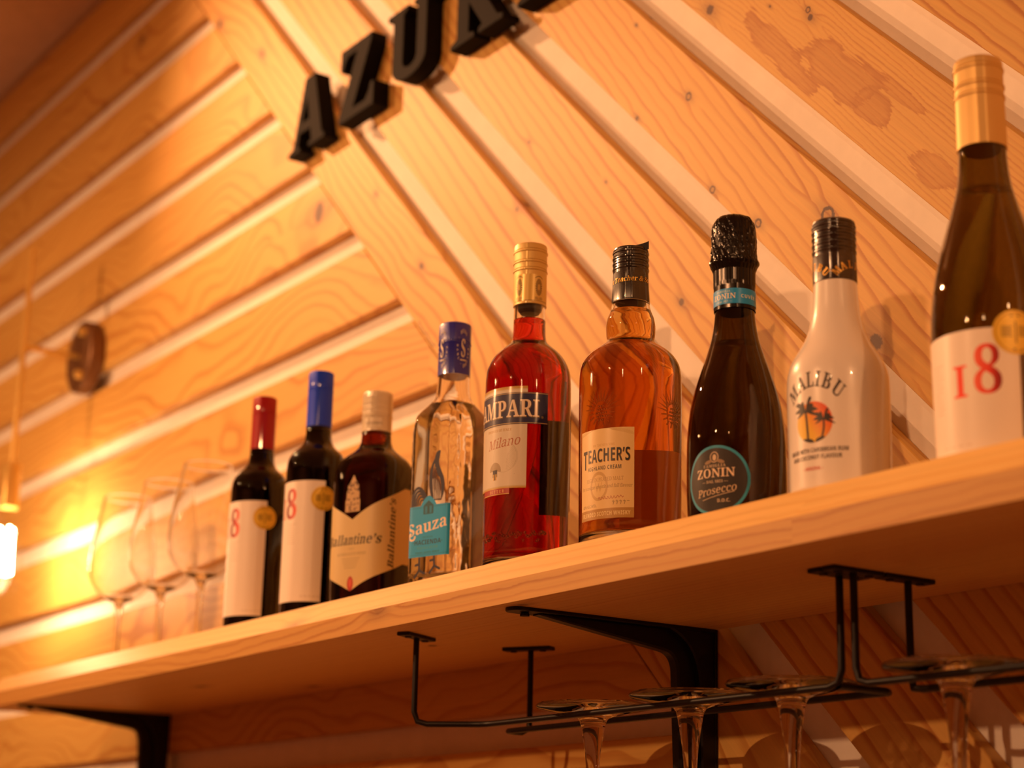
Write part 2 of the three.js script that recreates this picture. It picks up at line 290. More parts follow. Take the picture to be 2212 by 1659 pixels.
[[-2.44, 0.112, 'leftmost of the three stemmed wine glasses standing on the shelf'], [-2.305, 0.108, 'middle one of the three stemmed wine glasses standing on the shelf'], [-2.168, 0.112, 'stemmed wine glass standing on the shelf beside the red-capped bottle']].forEach(([x, z, label]) => {
  const t = thing('wine_glass', label, 'wine glass', [x, ST, z], 'wine glasses standing on the shelf'); part('glass_body', stemware, clearGlass, t);
});
function hangGeo() {
  const outer = [[0, 0], [50, 0], [51.6, 1.8], [50.4, 3.8], [42, 5.6], [29, 8.2], [19, 10.2], [14, 12.2], [12, 15], [10.6, 20], [8.8, 31], [6.8, 44], [5.4, 62], [5, 80], [5.6, 96], [8.5, 106]];
  const bowl = pchip([[106, 8.5], [109, 15], [114, 23], [124, 31], [140, 36.5], [160, 38.5], [190, 35.5], [215, 31.5]]);
  for (let y = 108; y <= 215; y += 3) outer.push([bowl(y), y]);
  const inner = []; for (let y = 213; y >= 112; y -= 3) inner.push([Math.max(0.5, bowl(y) - 1.1), y]); inner.push([10, 110.2], [0, 109]);
  return mergeVertices(lathe([...outer, [30.6, 215.8], ...inner], 56)).rotateX(Math.PI);
}
const hanging = hangGeo();
[[-1.318, 'upside down wine glass hanging in the rack, furthest left'], [-1.183, 'upside down wine glass hanging in front of the iron bracket leg'], [-1.06, 'upside down wine glass hanging at the near end of the middle rack'], [-0.891, 'upside down wine glass hanging in the right hand rack, nearest the viewer'], [-0.745, 'upside down wine glass hanging in the right hand rack at the picture edge']].forEach(([x, label]) => {
  const t = thing('hanging_wine_glass', label, 'wine glass', [x, SB - 0.0845 + 0.0029 + 0.0087, 0.109], 'wine glasses hanging in the racks'); part('glass_body', hanging, clearGlass, t);
});

// ---------------------------------------------------------------- wall lamp with its filament bulb
const brass = std({ color: rgb(0.74, 0.50, 0.15), roughness: 0.34, metalness: 0.45 });
const bronze = std({ map: fineTex(22, [128, 92, 62], 0.06), roughness: 0.45, metalness: 0.5 });
const bulbGlass = phys({ color: 0xffffff, roughness: 0, transmission: 1, thickness: 0, ior: 1.45, specularIntensity: 0.6 });
function bulbLight(parent, at, cd, radius) {
  const l = new THREE.PointLight(FILAMENT, cd, 0, 2); l.position.set(...at); l.castShadow = true; l.shadow.radius = radius / 0.02; l.name = 'bulb_light'; parent.add(l); return l;
}
{
  const X = -2.922, Y = 0.6, t = thing('wall_lamp', 'brass wall lamp with a thin rod and a glowing bare filament bulb', 'lamp', [X, Y, 0]);
  // oval back plate
  const o = new THREE.Shape(); o.absellipse(0, 0, 0.057, 0.064, 0, Math.PI * 2); const pl = new THREE.ExtrudeGeometry(o, { depth: 0.016, bevelEnabled: true, bevelThickness: 0.006, bevelSize: 0.006, bevelOffset: -0.006, bevelSegments: 4, curveSegments: 40 });
  part('wall_plate', pl.translate(0.0, 0, 0.0065), bronze, t, 'dark bronze oval plate');
  for (const dy of [-0.038, 0.038]) part('plate_nut', turned([[0, 0], [7.4, 0], [8, 0.8], [8, 9], [6.5, 11.5], [0, 12.5]], 24).rotateX(Math.PI / 2).translate(0.024, dy, 0.0285), brass, t);
  part('arm', rodPath([[0.0, 0, 0.028], [0.0, 0, 0.06], [0.0, 0, 0.125]], 0.005, 0.01), brass, t);
  part('rod', turned([[0, -265], [5.2, -265], [5.2, 175], [4.4, 177], [0, 177.4]], 20).translate(0, 0, 0.125), brass, t);
  part('bulb_holder', turned([[0, -205], [15, -205], [15.6, -206], [16.5, -279], [15.5, -280], [0, -280]], 32).translate(0, 0, 0.125), brass, t);
  const bulb = part('bulb', lathe([[13, -279], [13.4, -286], [14.8, -298], [19, -318], [25, -342], [30, -366], [32, -384], [30.5, -400], [25, -414], [15, -424], [6, -428], [0, -428.6]].map(([r, y]) => [r, y]), 40).translate(0, 0, 0.125), bulbGlass, t, 'clear glass bulb');
  const glow = std({ color: 0x000000, emissive: rgb(1, 0.6, 0.3), emissiveIntensity: 110, roughness: 1 });
  const fil = []; for (let k = 0; k < 6; k++) { const a = k * Math.PI / 3; fil.push(new THREE.CylinderGeometry(0.0022, 0.0022, 0.078, 6).rotateZ(0.13 * (k % 2 ? 1 : -1)).translate(0.0125 * Math.cos(a), -0.352, 0.0125 * Math.sin(a))); }
  part('filament', mergeGeometries(fil).translate(0, 0, 0.125), glow, bulb, 'glowing filament strands');
  bulbLight(t, [0, -0.352, 0.125], SCONCE_CD, 0.022).color.setRGB(1, 0.6, 0.3);
}
// pendants and spot that light the wall from outside the picture
PENDANTS.forEach(({ at, cd, cut, label }) => {
  const t = thing('pendant_lamp', label, 'lamp', at, 'pendant bulbs over the bar');
  const glow = std({ color: 0x000000, emissive: FILAMENT, emissiveIntensity: 150 * Math.max(0.4, Math.min(1.3, cd / 6)), roughness: 1 });
  part('bulb', new THREE.SphereGeometry(0.028, 24, 18), glow, t);
  part('shade', turned([[14, 66], [30, 60], [122, cut + 1.5], [121, cut], [29, 57], [14, 60]], 48), iron, t);
  part('bulb_holder', turned([[0, 26], [12, 26], [12, 62], [4, 68], [0, 68]], 24), brass, t);
  part('cord', new THREE.CylinderGeometry(0.003, 0.003, CEIL - at[1] - 0.068 - 0.012, 8).translate(0, (CEIL - at[1] - 0.012 + 0.068) / 2, 0), iron, t);
  part('ceiling_rose', turned([[0, 0], [40, 0], [40, 4], [20, 12], [0, 12]].map(([r, y]) => [r, y + (CEIL - at[1]) * 1000 - 12]), 32), brass, t);
  bulbLight(t, [0, 0, 0], cd, 0.026);
});
{
  const at = V3(...SPOT.at), to = V3(...SPOT.to), t = thing('ceiling_spot', 'small black ceiling spotlight aimed along the plank wall', 'spotlight', SPOT.at);
  const dir = to.clone().sub(at).normalize(), q = new THREE.Quaternion().setFromUnitVectors(V3(0, -1, 0), dir);
  part('housing', turned([[0, 70], [24, 70], [27, 66], [27, 2], [25, 0], [24, 2], [24, 12], [0, 12]], 32).applyQuaternion(q), iron, t);
  part('lamp_face', new THREE.SphereGeometry(0.018, 20, 12).scale(1, 0.35, 1).translate(0, 0.006, 0).applyQuaternion(q), std({ color: 0x000000, emissive: WARM, emissiveIntensity: 20 }), t);
  part('stem', new THREE.CylinderGeometry(0.005, 0.005, CEIL - at.y - 0.02, 10).translate(dir.x * -0.05, (CEIL - at.y + 0.02) / 2, dir.z * -0.05), iron, t);
  const l = new THREE.SpotLight(WARM, SPOT.cd, 0, SPOT.angle, SPOT.penumbra, 2); l.castShadow = true; l.shadow.radius = 0.9; l.position.copy(dir.clone().multiplyScalar(0.008)); l.target.position.copy(dir); t.add(l, l.target);
}

// ---------------------------------------------------------------- sign letters on the wall
{
  const black = phys({ map: fineTex(31, [17, 13, 13], 0.10), roughness: 0.75, specularIntensity: 0.22 });
  const poly = (pts, holes = []) => { const s = new THREE.Shape(pts.map(([x, y]) => V2(x * MM, y * MM))); for (const h of holes) s.holes.push(new THREE.Path(h.map(([x, y]) => V2(x * MM, y * MM)))); return s; };
  const Y = 0.7155, TH = 0.0245;
  const A = poly([[0, 0], [36, 0], [36, 6], [29, 9], [33, 27], [63, 27], [68, 9], [60, 6], [60, 0], [106, 0], [106, 6], [99, 10], [70, 109], [42, 109], [14, 10], [0, 6]], [[[38, 43], [59, 43], [50, 78]]]);
  const Z = poly([[2, 0], [95, 0], [95, 35], [86, 35], [82, 24], [72, 14], [40, 14], [84, 98], [84, 109], [1, 109], [1, 78], [9, 78], [14, 88], [22, 95], [46, 95], [2, 11]]);
  const U = (() => { const s = new THREE.Shape(); const m = (x, y) => [x * MM, y * MM]; s.moveTo(...m(0, 109)); s.lineTo(...m(50, 109)); s.lineTo(...m(50, 102)); s.lineTo(...m(41, 98)); s.lineTo(...m(41, 32)); s.bezierCurveTo(...m(41, 16), ...m(74, 16), ...m(74, 32)); s.lineTo(...m(74, 98)); s.lineTo(...m(65, 102)); s.lineTo(...m(65, 109)); s.lineTo(...m(108, 109)); s.lineTo(...m(108, 102)); s.lineTo(...m(98, 98)); s.lineTo(...m(98, 28)); s.bezierCurveTo(...m(98, -4), ...m(14, -4), ...m(14, 28)); s.lineTo(...m(14, 98)); s.lineTo(...m(0, 102)); s.closePath(); return s; })();
  const R = poly([[0, 0], [54, 0], [54, 7], [41, 11], [41, 50], [70, 11], [62, 7], [62, 0], [116, 0], [116, 7], [104, 11], [76, 48], [96, 62], [98, 84], [84, 104], [60, 109], [0, 109], [0, 102], [14, 98], [14, 11], [0, 7]], [[[41, 60], [56, 60], [68, 68], [70, 86], [60, 97], [41, 97]]]);
  const I = poly([[0, 0], [62, 0], [62, 7], [45, 11], [45, 98], [62, 102], [62, 109], [0, 109], [0, 102], [17, 98], [17, 11], [0, 7]]);
  [[A, -2.163, 'black slab-serif letter A, lowest and furthest left of the sign letters'], [Z, -2.019, 'black slab-serif letter Z between the A and the U'], [U, -1.892, 'black slab-serif letter U beside the Z'], [R, -1.736, 'black two-legged slab-serif letter right of the U, cut by the picture top'], [I, -1.59, 'foot of a black letter at the top edge, furthest right of the sign']].forEach(([s, x, label]) => {
    const t = thing('sign_letter', label, 'letter', [x, Y, 0.0006], 'black letters of the wall sign');
    part('letter_body', slab(s, 0, TH, 0.0009, 14), black, t);
  });
}

// ---------------------------------------------------------------- bottles
const liquidMat = (c, d, ior = 1.345) => phys({ color: 0xffffff, roughness: 0, transmission: 1, thickness: 0.05, ior, attenuationColor: rgb(...c), attenuationDistance: d });
const tinted = (c, d) => phys({ color: 0xffffff, roughness: 0, transmission: 1, thickness: 0.004, ior: 1.5, attenuationColor: rgb(...c), attenuationDistance: d });
const bottleGlass = phys({ color: 0xffffff, roughness: 0.0, transmission: 1, thickness: 0.004, ior: 1.5 });
const gloss = (c, o = {}) => phys({ color: c, roughness: 0.35, clearcoat: 0.6, clearcoatRoughness: 0.12, ...o });
const paper = (map, o = {}) => phys({ map, roughness: 0.5, clearcoat: 0.25, clearcoatRoughness: 0.3, ...o });
// closed outer skin plus cavity, and the drink inside it
function bottleShell(prof, top, wall = 2.6, step = 2.5, floor = 9) {
  const r = pchip(prof), pts = [[0, 1.2], [r(0) * 0.6, 0.8], [r(0) - 4.5, 0], [r(0) - 1.2, 1.1], [r(4), 4]];
  for (let y = 6; y < top; y += step) pts.push([r(y), y]); pts.push([r(top), top], [r(top) - wall, top]);
  for (let y = top - step; y > floor + 6; y -= step) pts.push([Math.max(1, r(y) - wall), y]);
  pts.push([r(floor + 4) - wall - 1.5, floor + 2], [r(floor) - wall - 5, floor], [0, floor]);
  return mergeVertices(lathe(pts, 72));
}
function drink(prof, level, wall = 2.6, step = 2.5, floor = 9) {
  const r = pchip(prof), w = wall - 0.25, pts = [[0, floor - 0.25], [r(floor) - wall - 5, floor - 0.25], [r(floor + 4) - wall - 1.3, floor + 1.9]];
  for (let y = floor + 6; y < level; y += step) pts.push([r(y) - w, y]);
  pts.push([r(level) - w, level + 0.6], [r(level) - w - 1, level], [0, level]);
  return mergeVertices(lathe(pts, 72));
}
function solidBottle(prof, top, step = 2.5) {
  const r = pchip(prof), pts = [[0, 1.2], [r(0) - 5, 0], [r(0) - 1.2, 1.1], [r(4), 4]]; for (let y = 6; y < top; y += step) pts.push([r(y), y]); pts.push([r(top), top], [0, top]);
  return mergeVertices(lathe(pts, 72));
}
// print or paper that follows a bottle: rad(az, y) in mm; az in degrees from the room side (+z) towards +x
function wrap(rad, a0, a1, yb, yt, { n = 40, m = 16, off = 0.35, az = null } = {}) {
  const P = [], UV = [], I = [];
  for (let i = 0; i <= n; i++) {
    const u = i / n, a = az ? az(u) : (a0 + (a1 - a0) * u) * Math.PI / 180, lo = typeof yb === 'function' ? yb(u) : yb, hi = typeof yt === 'function' ? yt(u) : yt;
    for (let j = 0; j <= m; j++) {
      const y = lo + (hi - lo) * j / m, r = rad(a, y) + off; P.push(r * Math.sin(a) * MM, y * MM, r * Math.cos(a) * MM);
      UV.push(u, y);
    }
  }
  let y0 = Infinity, y1 = -Infinity; for (let k = 1; k < UV.length; k += 2) { y0 = Math.min(y0, UV[k]); y1 = Math.max(y1, UV[k]); }
  for (let k = 1; k < UV.length; k += 2) UV[k] = (UV[k] - y0) / (y1 - y0);
  for (let i = 0; i < n; i++) for (let j = 0; j < m; j++) { const a = i * (m + 1) + j, b = a + m + 1; I.push(a, b, b + 1, a, b + 1, a + 1); }
  const g = new THREE.BufferGeometry(); g.setAttribute('position', new THREE.Float32BufferAttribute(P, 3)); g.setAttribute('uv', new THREE.Float32BufferAttribute(UV, 2)); g.setIndex(I); g.computeVertexNormals(); return g;
}
const round = (prof) => { const r = pchip(prof); return (a, y) => r(y); };
function disc(rad, a, y, r, off = 0.7, n = 28) {   // round sticker on a bottle
  const P = [], UV = [], I = [], rings = 5;
  for (let k = 0; k <= rings; k++) for (let i = 0; i <= n; i++) { const t = i / n * Math.PI * 2, q = r * k / rings, yy = y + q * Math.sin(t), R = rad(a, yy) + off, aa = a + q * Math.cos(t) / R; P.push(R * Math.sin(aa) * MM, yy * MM, R * Math.cos(aa) * MM); UV.push(0.5 + 0.5 * k / rings * Math.cos(t), 0.5 + 0.5 * k / rings * Math.sin(t)); }
  for (let k = 0; k < rings; k++) for (let i = 0; i < n; i++) { const p = k * (n + 1) + i, q = p + n + 1; I.push(p, q, q + 1, p, q + 1, p + 1); }
  const g = new THREE.BufferGeometry(); g.setAttribute('position', new THREE.Float32BufferAttribute(P, 3)); g.setAttribute('uv', new THREE.Float32BufferAttribute(UV, 2)); g.setIndex(I); g.computeVertexNormals(); return g;
}
// a screw cap: ridged above, plain skirt below
function screwCap(y0, y1, r, { ridges = [], skirt = 0, bead = 0.7 } = {}) {
  const pts = [[r - 1.4, y0], [r + skirt, y0], [r + skirt, y0 + 0.6]]; const rs = [...ridges].sort((a, b) => a - b);
  for (const q of rs) { pts.push([r, q - 1.6], [r + bead, q - 0.8], [r + bead, q + 0.3], [r - 0.5, q + 0.9], [r - 0.5, q + 1.3], [r, q + 1.8]); }
  pts.push([r, y1 - 2.2], [r - 0.5, y1 - 0.9], [r - 1.8, y1 - 0.15], [r - 4, y1], [0, y1]); pts.unshift([0, y0]);
  return turned(pts, 56, 0.7);
}
const txt = (g, s, x, y, font, fill, align = 'center', ls = '0px') => { g.font = font; g.fillStyle = fill; g.textAlign = align; g.letterSpacing = ls; g.fillText(s, x, y); };
function scrawl(g, x, y, w, h, color, seed, lw = 2) {   // a signature flourish
  const R = rng(seed); g.strokeStyle = color; g.lineWidth = lw; g.lineJoin = g.lineCap = 'round'; g.beginPath(); g.moveTo(x, y);
  const n = 16; for (let i = 1; i <= n; i++) { const px = x + w * i / n, up = i % 2 ? -1 : 0.25; g.quadraticCurveTo(px - w / n * 0.9, y + up * h * (0.3 + R() * 0.7) - h * 0.1, px, y + (R() - 0.5) * h * 0.3 - i * h * 0.01); } g.stroke();
}
const seat = (name, label, x, z, group) => { const t = thing(name, label, 'bottle', [x, ST, z], group); t.scale.y = 0.993; return t; };

// ---- three wines of one make, with a big 18 on a pale label
const WINE = [[0, 33.4], [150, 33.8], [165, 33.8], [176, 33.0], [184, 30.2], [190, 25.6], [194, 21.2], [198, 17.8], [203, 15.6], [211, 14.6], [222, 14.1]];
function wineLabel(numeral, shade, wide) {
  return canvasTex(wide ? 900 : 760, wide ? 600 : 1000, (g, w, h) => {
    g.fillStyle = '#f8f0e6'; g.fillRect(0, 0, w, h);
    const gr = (a, b, c, d) => { const q = g.createLinearGradient(a, 0, b, 0); q.addColorStop(0, c); q.addColorStop(0.55, d); q.addColorStop(1, shade); return q; };
    if (wide) {
      g.save(); g.translate(w * 0.58, h * 0.548); g.scale(1.25, 1); txt(g, 'I', 0, 0, 'bold 219px serif', '#ff4322'); g.restore();
      g.save(); g.translate(w * 0.778, h * 0.535); g.scale(1.02, 1); txt(g, '8', 0, 0, 'bold 335px serif', gr(-90, 90, '#ff6a44', '#f23a20')); g.restore();
      for (let i = 0; i < 12; i++) { g.fillStyle = 'rgba(120,90,70,0.42)'; g.fillRect(w * 0.31 + (i * 37 % 17), h * (0.24 + i * 0.036), w * 0.11 - (i * 53 % 31), 3); }
      for (let i = 0; i < 4; i++) { g.fillStyle = 'rgba(120,90,70,0.3)'; g.fillRect(w * 0.4 + i * 60, h * 0.93, 40, 4); }
    } else {
      g.save(); g.translate(w * 0.34, h * 0.31); g.scale(0.75, 1); txt(g, 'I', 0, 0, 'bold 235px serif', '#d9705c'); g.restore();
      g.save(); g.translate(w * 0.507, h * 0.31); g.scale(0.85, 1); g.lineWidth = 9; g.lineJoin = 'round'; g.strokeStyle = gr(-80, 80, '#7d3a38', '#c23c34'); g.textAlign = 'center'; g.font = 'bold 340px serif'; g.strokeText(numeral, 0, 0); txt(g, numeral, 0, 0, 'bold 340px serif', gr(-80, 80, '#7d3a38', '#c23c34')); g.restore();
      for (let i = 0; i < 9; i++) { g.fillStyle = 'rgba(120,95,80,0.38)'; g.fillRect(w * 0.46, h * (0.36 + i * 0.02), w * 0.16 - (i * 37 % 40), 3); }
      for (let i = 0; i < 5; i++) { g.fillStyle = 'rgba(120,95,80,0.4)'; g.fillRect(w * 0.72 + i * 44, h * 0.955, 28, 5); }
    }
  });
}
const medalTex = canvasTex(256, 256, (g, w) => {
  g.fillStyle = '#f2cc48'; g.fillRect(0, 0, w, w); g.strokeStyle = '#cfa22c'; g.lineWidth = 10; g.beginPath(); g.arc(128, 128, 112, 0, 7); g.stroke();
  g.fillStyle = '#8a6f22'; g.fillRect(124, 70, 8, 120); for (let i = 0; i < 5; i++) { g.fillRect(48, 96 + i * 13, 62 - (i % 2) * 10, 7); g.fillRect(144, 92 + i * 13, 66 - (i % 3) * 9, 7); }
  for (const [x, y] of [[100, 30], [140, 28], [110, 222], [150, 224]]) g.fillRect(x, y, 16, 10);
});
const medalMat = std({ map: medalTex, roughness: 0.4, metalness: 0.1 });
const redGlass = tinted([0.10, 0.035, 0.02], 0.006);
function claret(x, capColor, labelText, numShade) {
  const t = seat('wine_bottle', labelText, x, 0.16, 'wine bottles with the big numeral label');
  part('glass', solidBottle(WINE, 221), redGlass, t);
  part('screw_cap', screwCap(219, 284, 14.3, { ridges: [262], skirt: 0.1, bead: 0.2 }), gloss(capColor, { roughness: 0.5, clearcoat: 0.5, clearcoatRoughness: 0.08, specularIntensity: 0.3 }), t);
  const l = part('label', wrap(round(WINE), -58, 80, 16, 151, { n: 44, m: 10 }), paper(wineLabel('8', numShade)), t);
  part('medal_sticker', disc(round(WINE), 77 * Math.PI / 180, 131, 14), medalMat, l, 'round gold medal sticker');
}
claret(-1.912, rgb(0.36, 0.006, 0.012), 'dark wine bottle with red screw cap and pale numeral label', '#ff5a3c');
claret(-1.771, rgb(0.004, 0.055, 0.85), 'dark wine bottle with blue screw cap and pale numeral label', '#ff5a3c');
{
  const P = [[0, 39.6], [60, 40.5], [85, 40.6], [103, 40.2], [113.9, 39.3], [130.2, 37.1], [146.7, 33.8], [165.1, 28.7], [183.7, 23.2], [202.4, 18.6], [217.4, 17.0], [231, 16.4]];
  const t = seat('wine_bottle', 'tall olive wine bottle with gold screw cap and red numeral label', -0.7991, 0.16, 'wine bottles with the big numeral label');
  part('glass', bottleShell(P, 231, 3), tinted([0.34, 0.27, 0.08], 0.0036), t);
  part('wine', drink(P, 196, 3), liquidMat([0.85, 0.7, 0.3], 0.12), t, 'white wine inside');
  const gold = std({ color: rgb(0.70, 0.48, 0.18), roughness: 0.46, metalness: 0.55 });
  part('screw_cap', screwCap(229, 297, 17.0, { ridges: [268, 276, 289], skirt: 0.3, bead: 0.8 }), gold, t);
  const l = part('label', wrap(round(P), -70, 65, 2, 86, { n: 44, m: 10 }), paper(wineLabel('8', '#7d0a10', true)), t);
  part('medal_sticker', disc(round(P), 62.5 * Math.PI / 180, 82.5, 15.5), medalMat, l, 'round gold medal sticker');
}

// ---- flat brown whisky bottle with a chevron label
{
  const t = seat('whisky_bottle', 'squat brown bottle with cream cap and cream chevron label', -1.657, 0.15), rot = 22 * Math.PI / 180;
  const half = pchip([[0, 38.5], [30, 39.5], [130, 40], [146, 38.8], [156, 36], [163, 31], [168, 25], [174, 19.2], [182, 16.4], [194, 15.6]]);
  const rad = (a, y) => { const A = half(y), k = sstep(182, 150, y), B = A * (1 - 0.14 * k), e = 2 + 1.3 * k, c = Math.abs(Math.sin(a - rot)) / A, s = Math.abs(Math.cos(a - rot)) / B; return 1 / Math.pow(Math.pow(c, e) + Math.pow(s, e), 1 / e); };
  const P = [], I = [], N = 72, ys = [0]; for (let y = 2; y <= 194; y += 3) ys.push(y); ys.push(194);
  ys.forEach((y, j) => { for (let i = 0; i < N; i++) { const a = i / N * Math.PI * 2, r = rad(a, y) - (j === 0 ? 2 : 0); P.push(r * Math.sin(a) * MM, y * MM, r * Math.cos(a) * MM); } });
  for (let j = 0; j < ys.length - 1; j++) for (let i = 0; i < N; i++) { const a = j * N + i, b = j * N + (i + 1) % N; I.push(a, b, b + N, a, b + N, a + N); }
  const c0 = P.length / 3; P.push(0, 0, 0, 0, 0.194, 0); for (let i = 0; i < N; i++) { I.push(c0, (i + 1) % N, i); const o = (ys.length - 1) * N; I.push(c0 + 1, o + i, o + (i + 1) % N); }
  const g = new THREE.BufferGeometry(); g.setAttribute('position', new THREE.Float32BufferAttribute(P, 3)); g.setIndex(I); g.computeVertexNormals();
  part('glass', g, tinted([0.42, 0.14, 0.04], 0.0145), t);
  part('screw_cap', screwCap(192, 237, 16.2, { ridges: [210, 217, 224, 231], bead: 0.5 }), gloss(rgb(0.78, 0.70, 0.52)), t);
  part('cap_print', wrap(() => 16.25, 10, 80, 195, 206, { n: 16, m: 2, off: 0.15 }), paper(canvasTex(256, 96, (g, w, h) => { g.fillStyle = '#e2d8bd'; g.fillRect(0, 0, w, h); txt(g, 'Ballantine’s', w / 2, 66, 'italic 44px serif', '#5c4a2c'); })), t);
  const W = 1200, H = 900, a0 = -50, a1 = 130;   // chevron: lowest in the middle of the front, rising round both sides
  const cu = (22 - a0) / (a1 - a0), chev = (u) => Math.min(34, Math.abs(u - cu) * (a1 - a0) / 180 * Math.PI * 34 * 0.62);
  const tex = canvasTex(W, H, (g) => {
    g.fillStyle = '#d9c48c'; g.fillRect(0, 0, W, H); const cx = cu * W;
    g.save(); g.translate(cx - 10, H * 0.56); txt(g, 'Ballantine’s', 0, 0, 'italic bold 116px serif', '#100f0c'); g.restore();
    txt(g, 'FINEST', cx, H * 0.61, '26px serif', '#b0a070'); txt(g, 'BLENDED SCOTCH WHISKY', cx, H * 0.66, '30px serif', '#8d7f56');
    for (let i = 0; i < 5; i++) { g.fillStyle = 'rgba(110,95,60,0.55)'; g.fillRect(cx - 130 + i * 9, H * (0.69 + i * 0.022), 250 - i * 21, 4); }
    g.save(); g.translate(W * 0.80, H * 0.46); g.rotate(-Math.PI / 2); txt(g, 'Ballantine’s', 0, 0, 'italic bold 100px serif', '#1c1a16'); g.restore();
    g.fillStyle = '#b32114'; g.beginPath(); g.ellipse(cx, H * 0.93, 44, 62, 0, 0, 7); g.fill(); g.fillStyle = '#d4513a'; g.beginPath(); g.ellipse(cx, H * 0.925, 26, 40, 0, 0, 7); g.fill();
  });
  part('label', wrap(rad, a0, a1, (u) => 15 + chev(u) * 0.9, (u) => 91 + chev(u) * 1.05, { n: 60, m: 18 }), paper(tex), t);
  part('crest', wrap(rad, 2, 40, 98, 140, { n: 12, m: 10, off: 0.3 }), std({ map: canvasTex(160, 256, (g, w, h) => {
    g.clearRect(0, 0, w, h); g.fillStyle = '#c8a878'; const R = rng(5); g.fillRect(14, 168, 132, 80); g.fillRect(30, 70, 100, 100); g.beginPath(); g.moveTo(80, 4); g.lineTo(124, 76); g.lineTo(36, 76); g.fill(); g.fillRect(22, 110, 20, 60); g.fillRect(118, 110, 20, 60); g.fillStyle = '#4a2c1c'; for (let i = 0; i < 46; i++) g.fillRect(22 + R() * 108, 50 + R() * 186, 6 + R() * 12, 4 + R() * 10);
  }), roughness: 0.5, alphaTest: 0.5 }), t, 'cream printed crest');
}

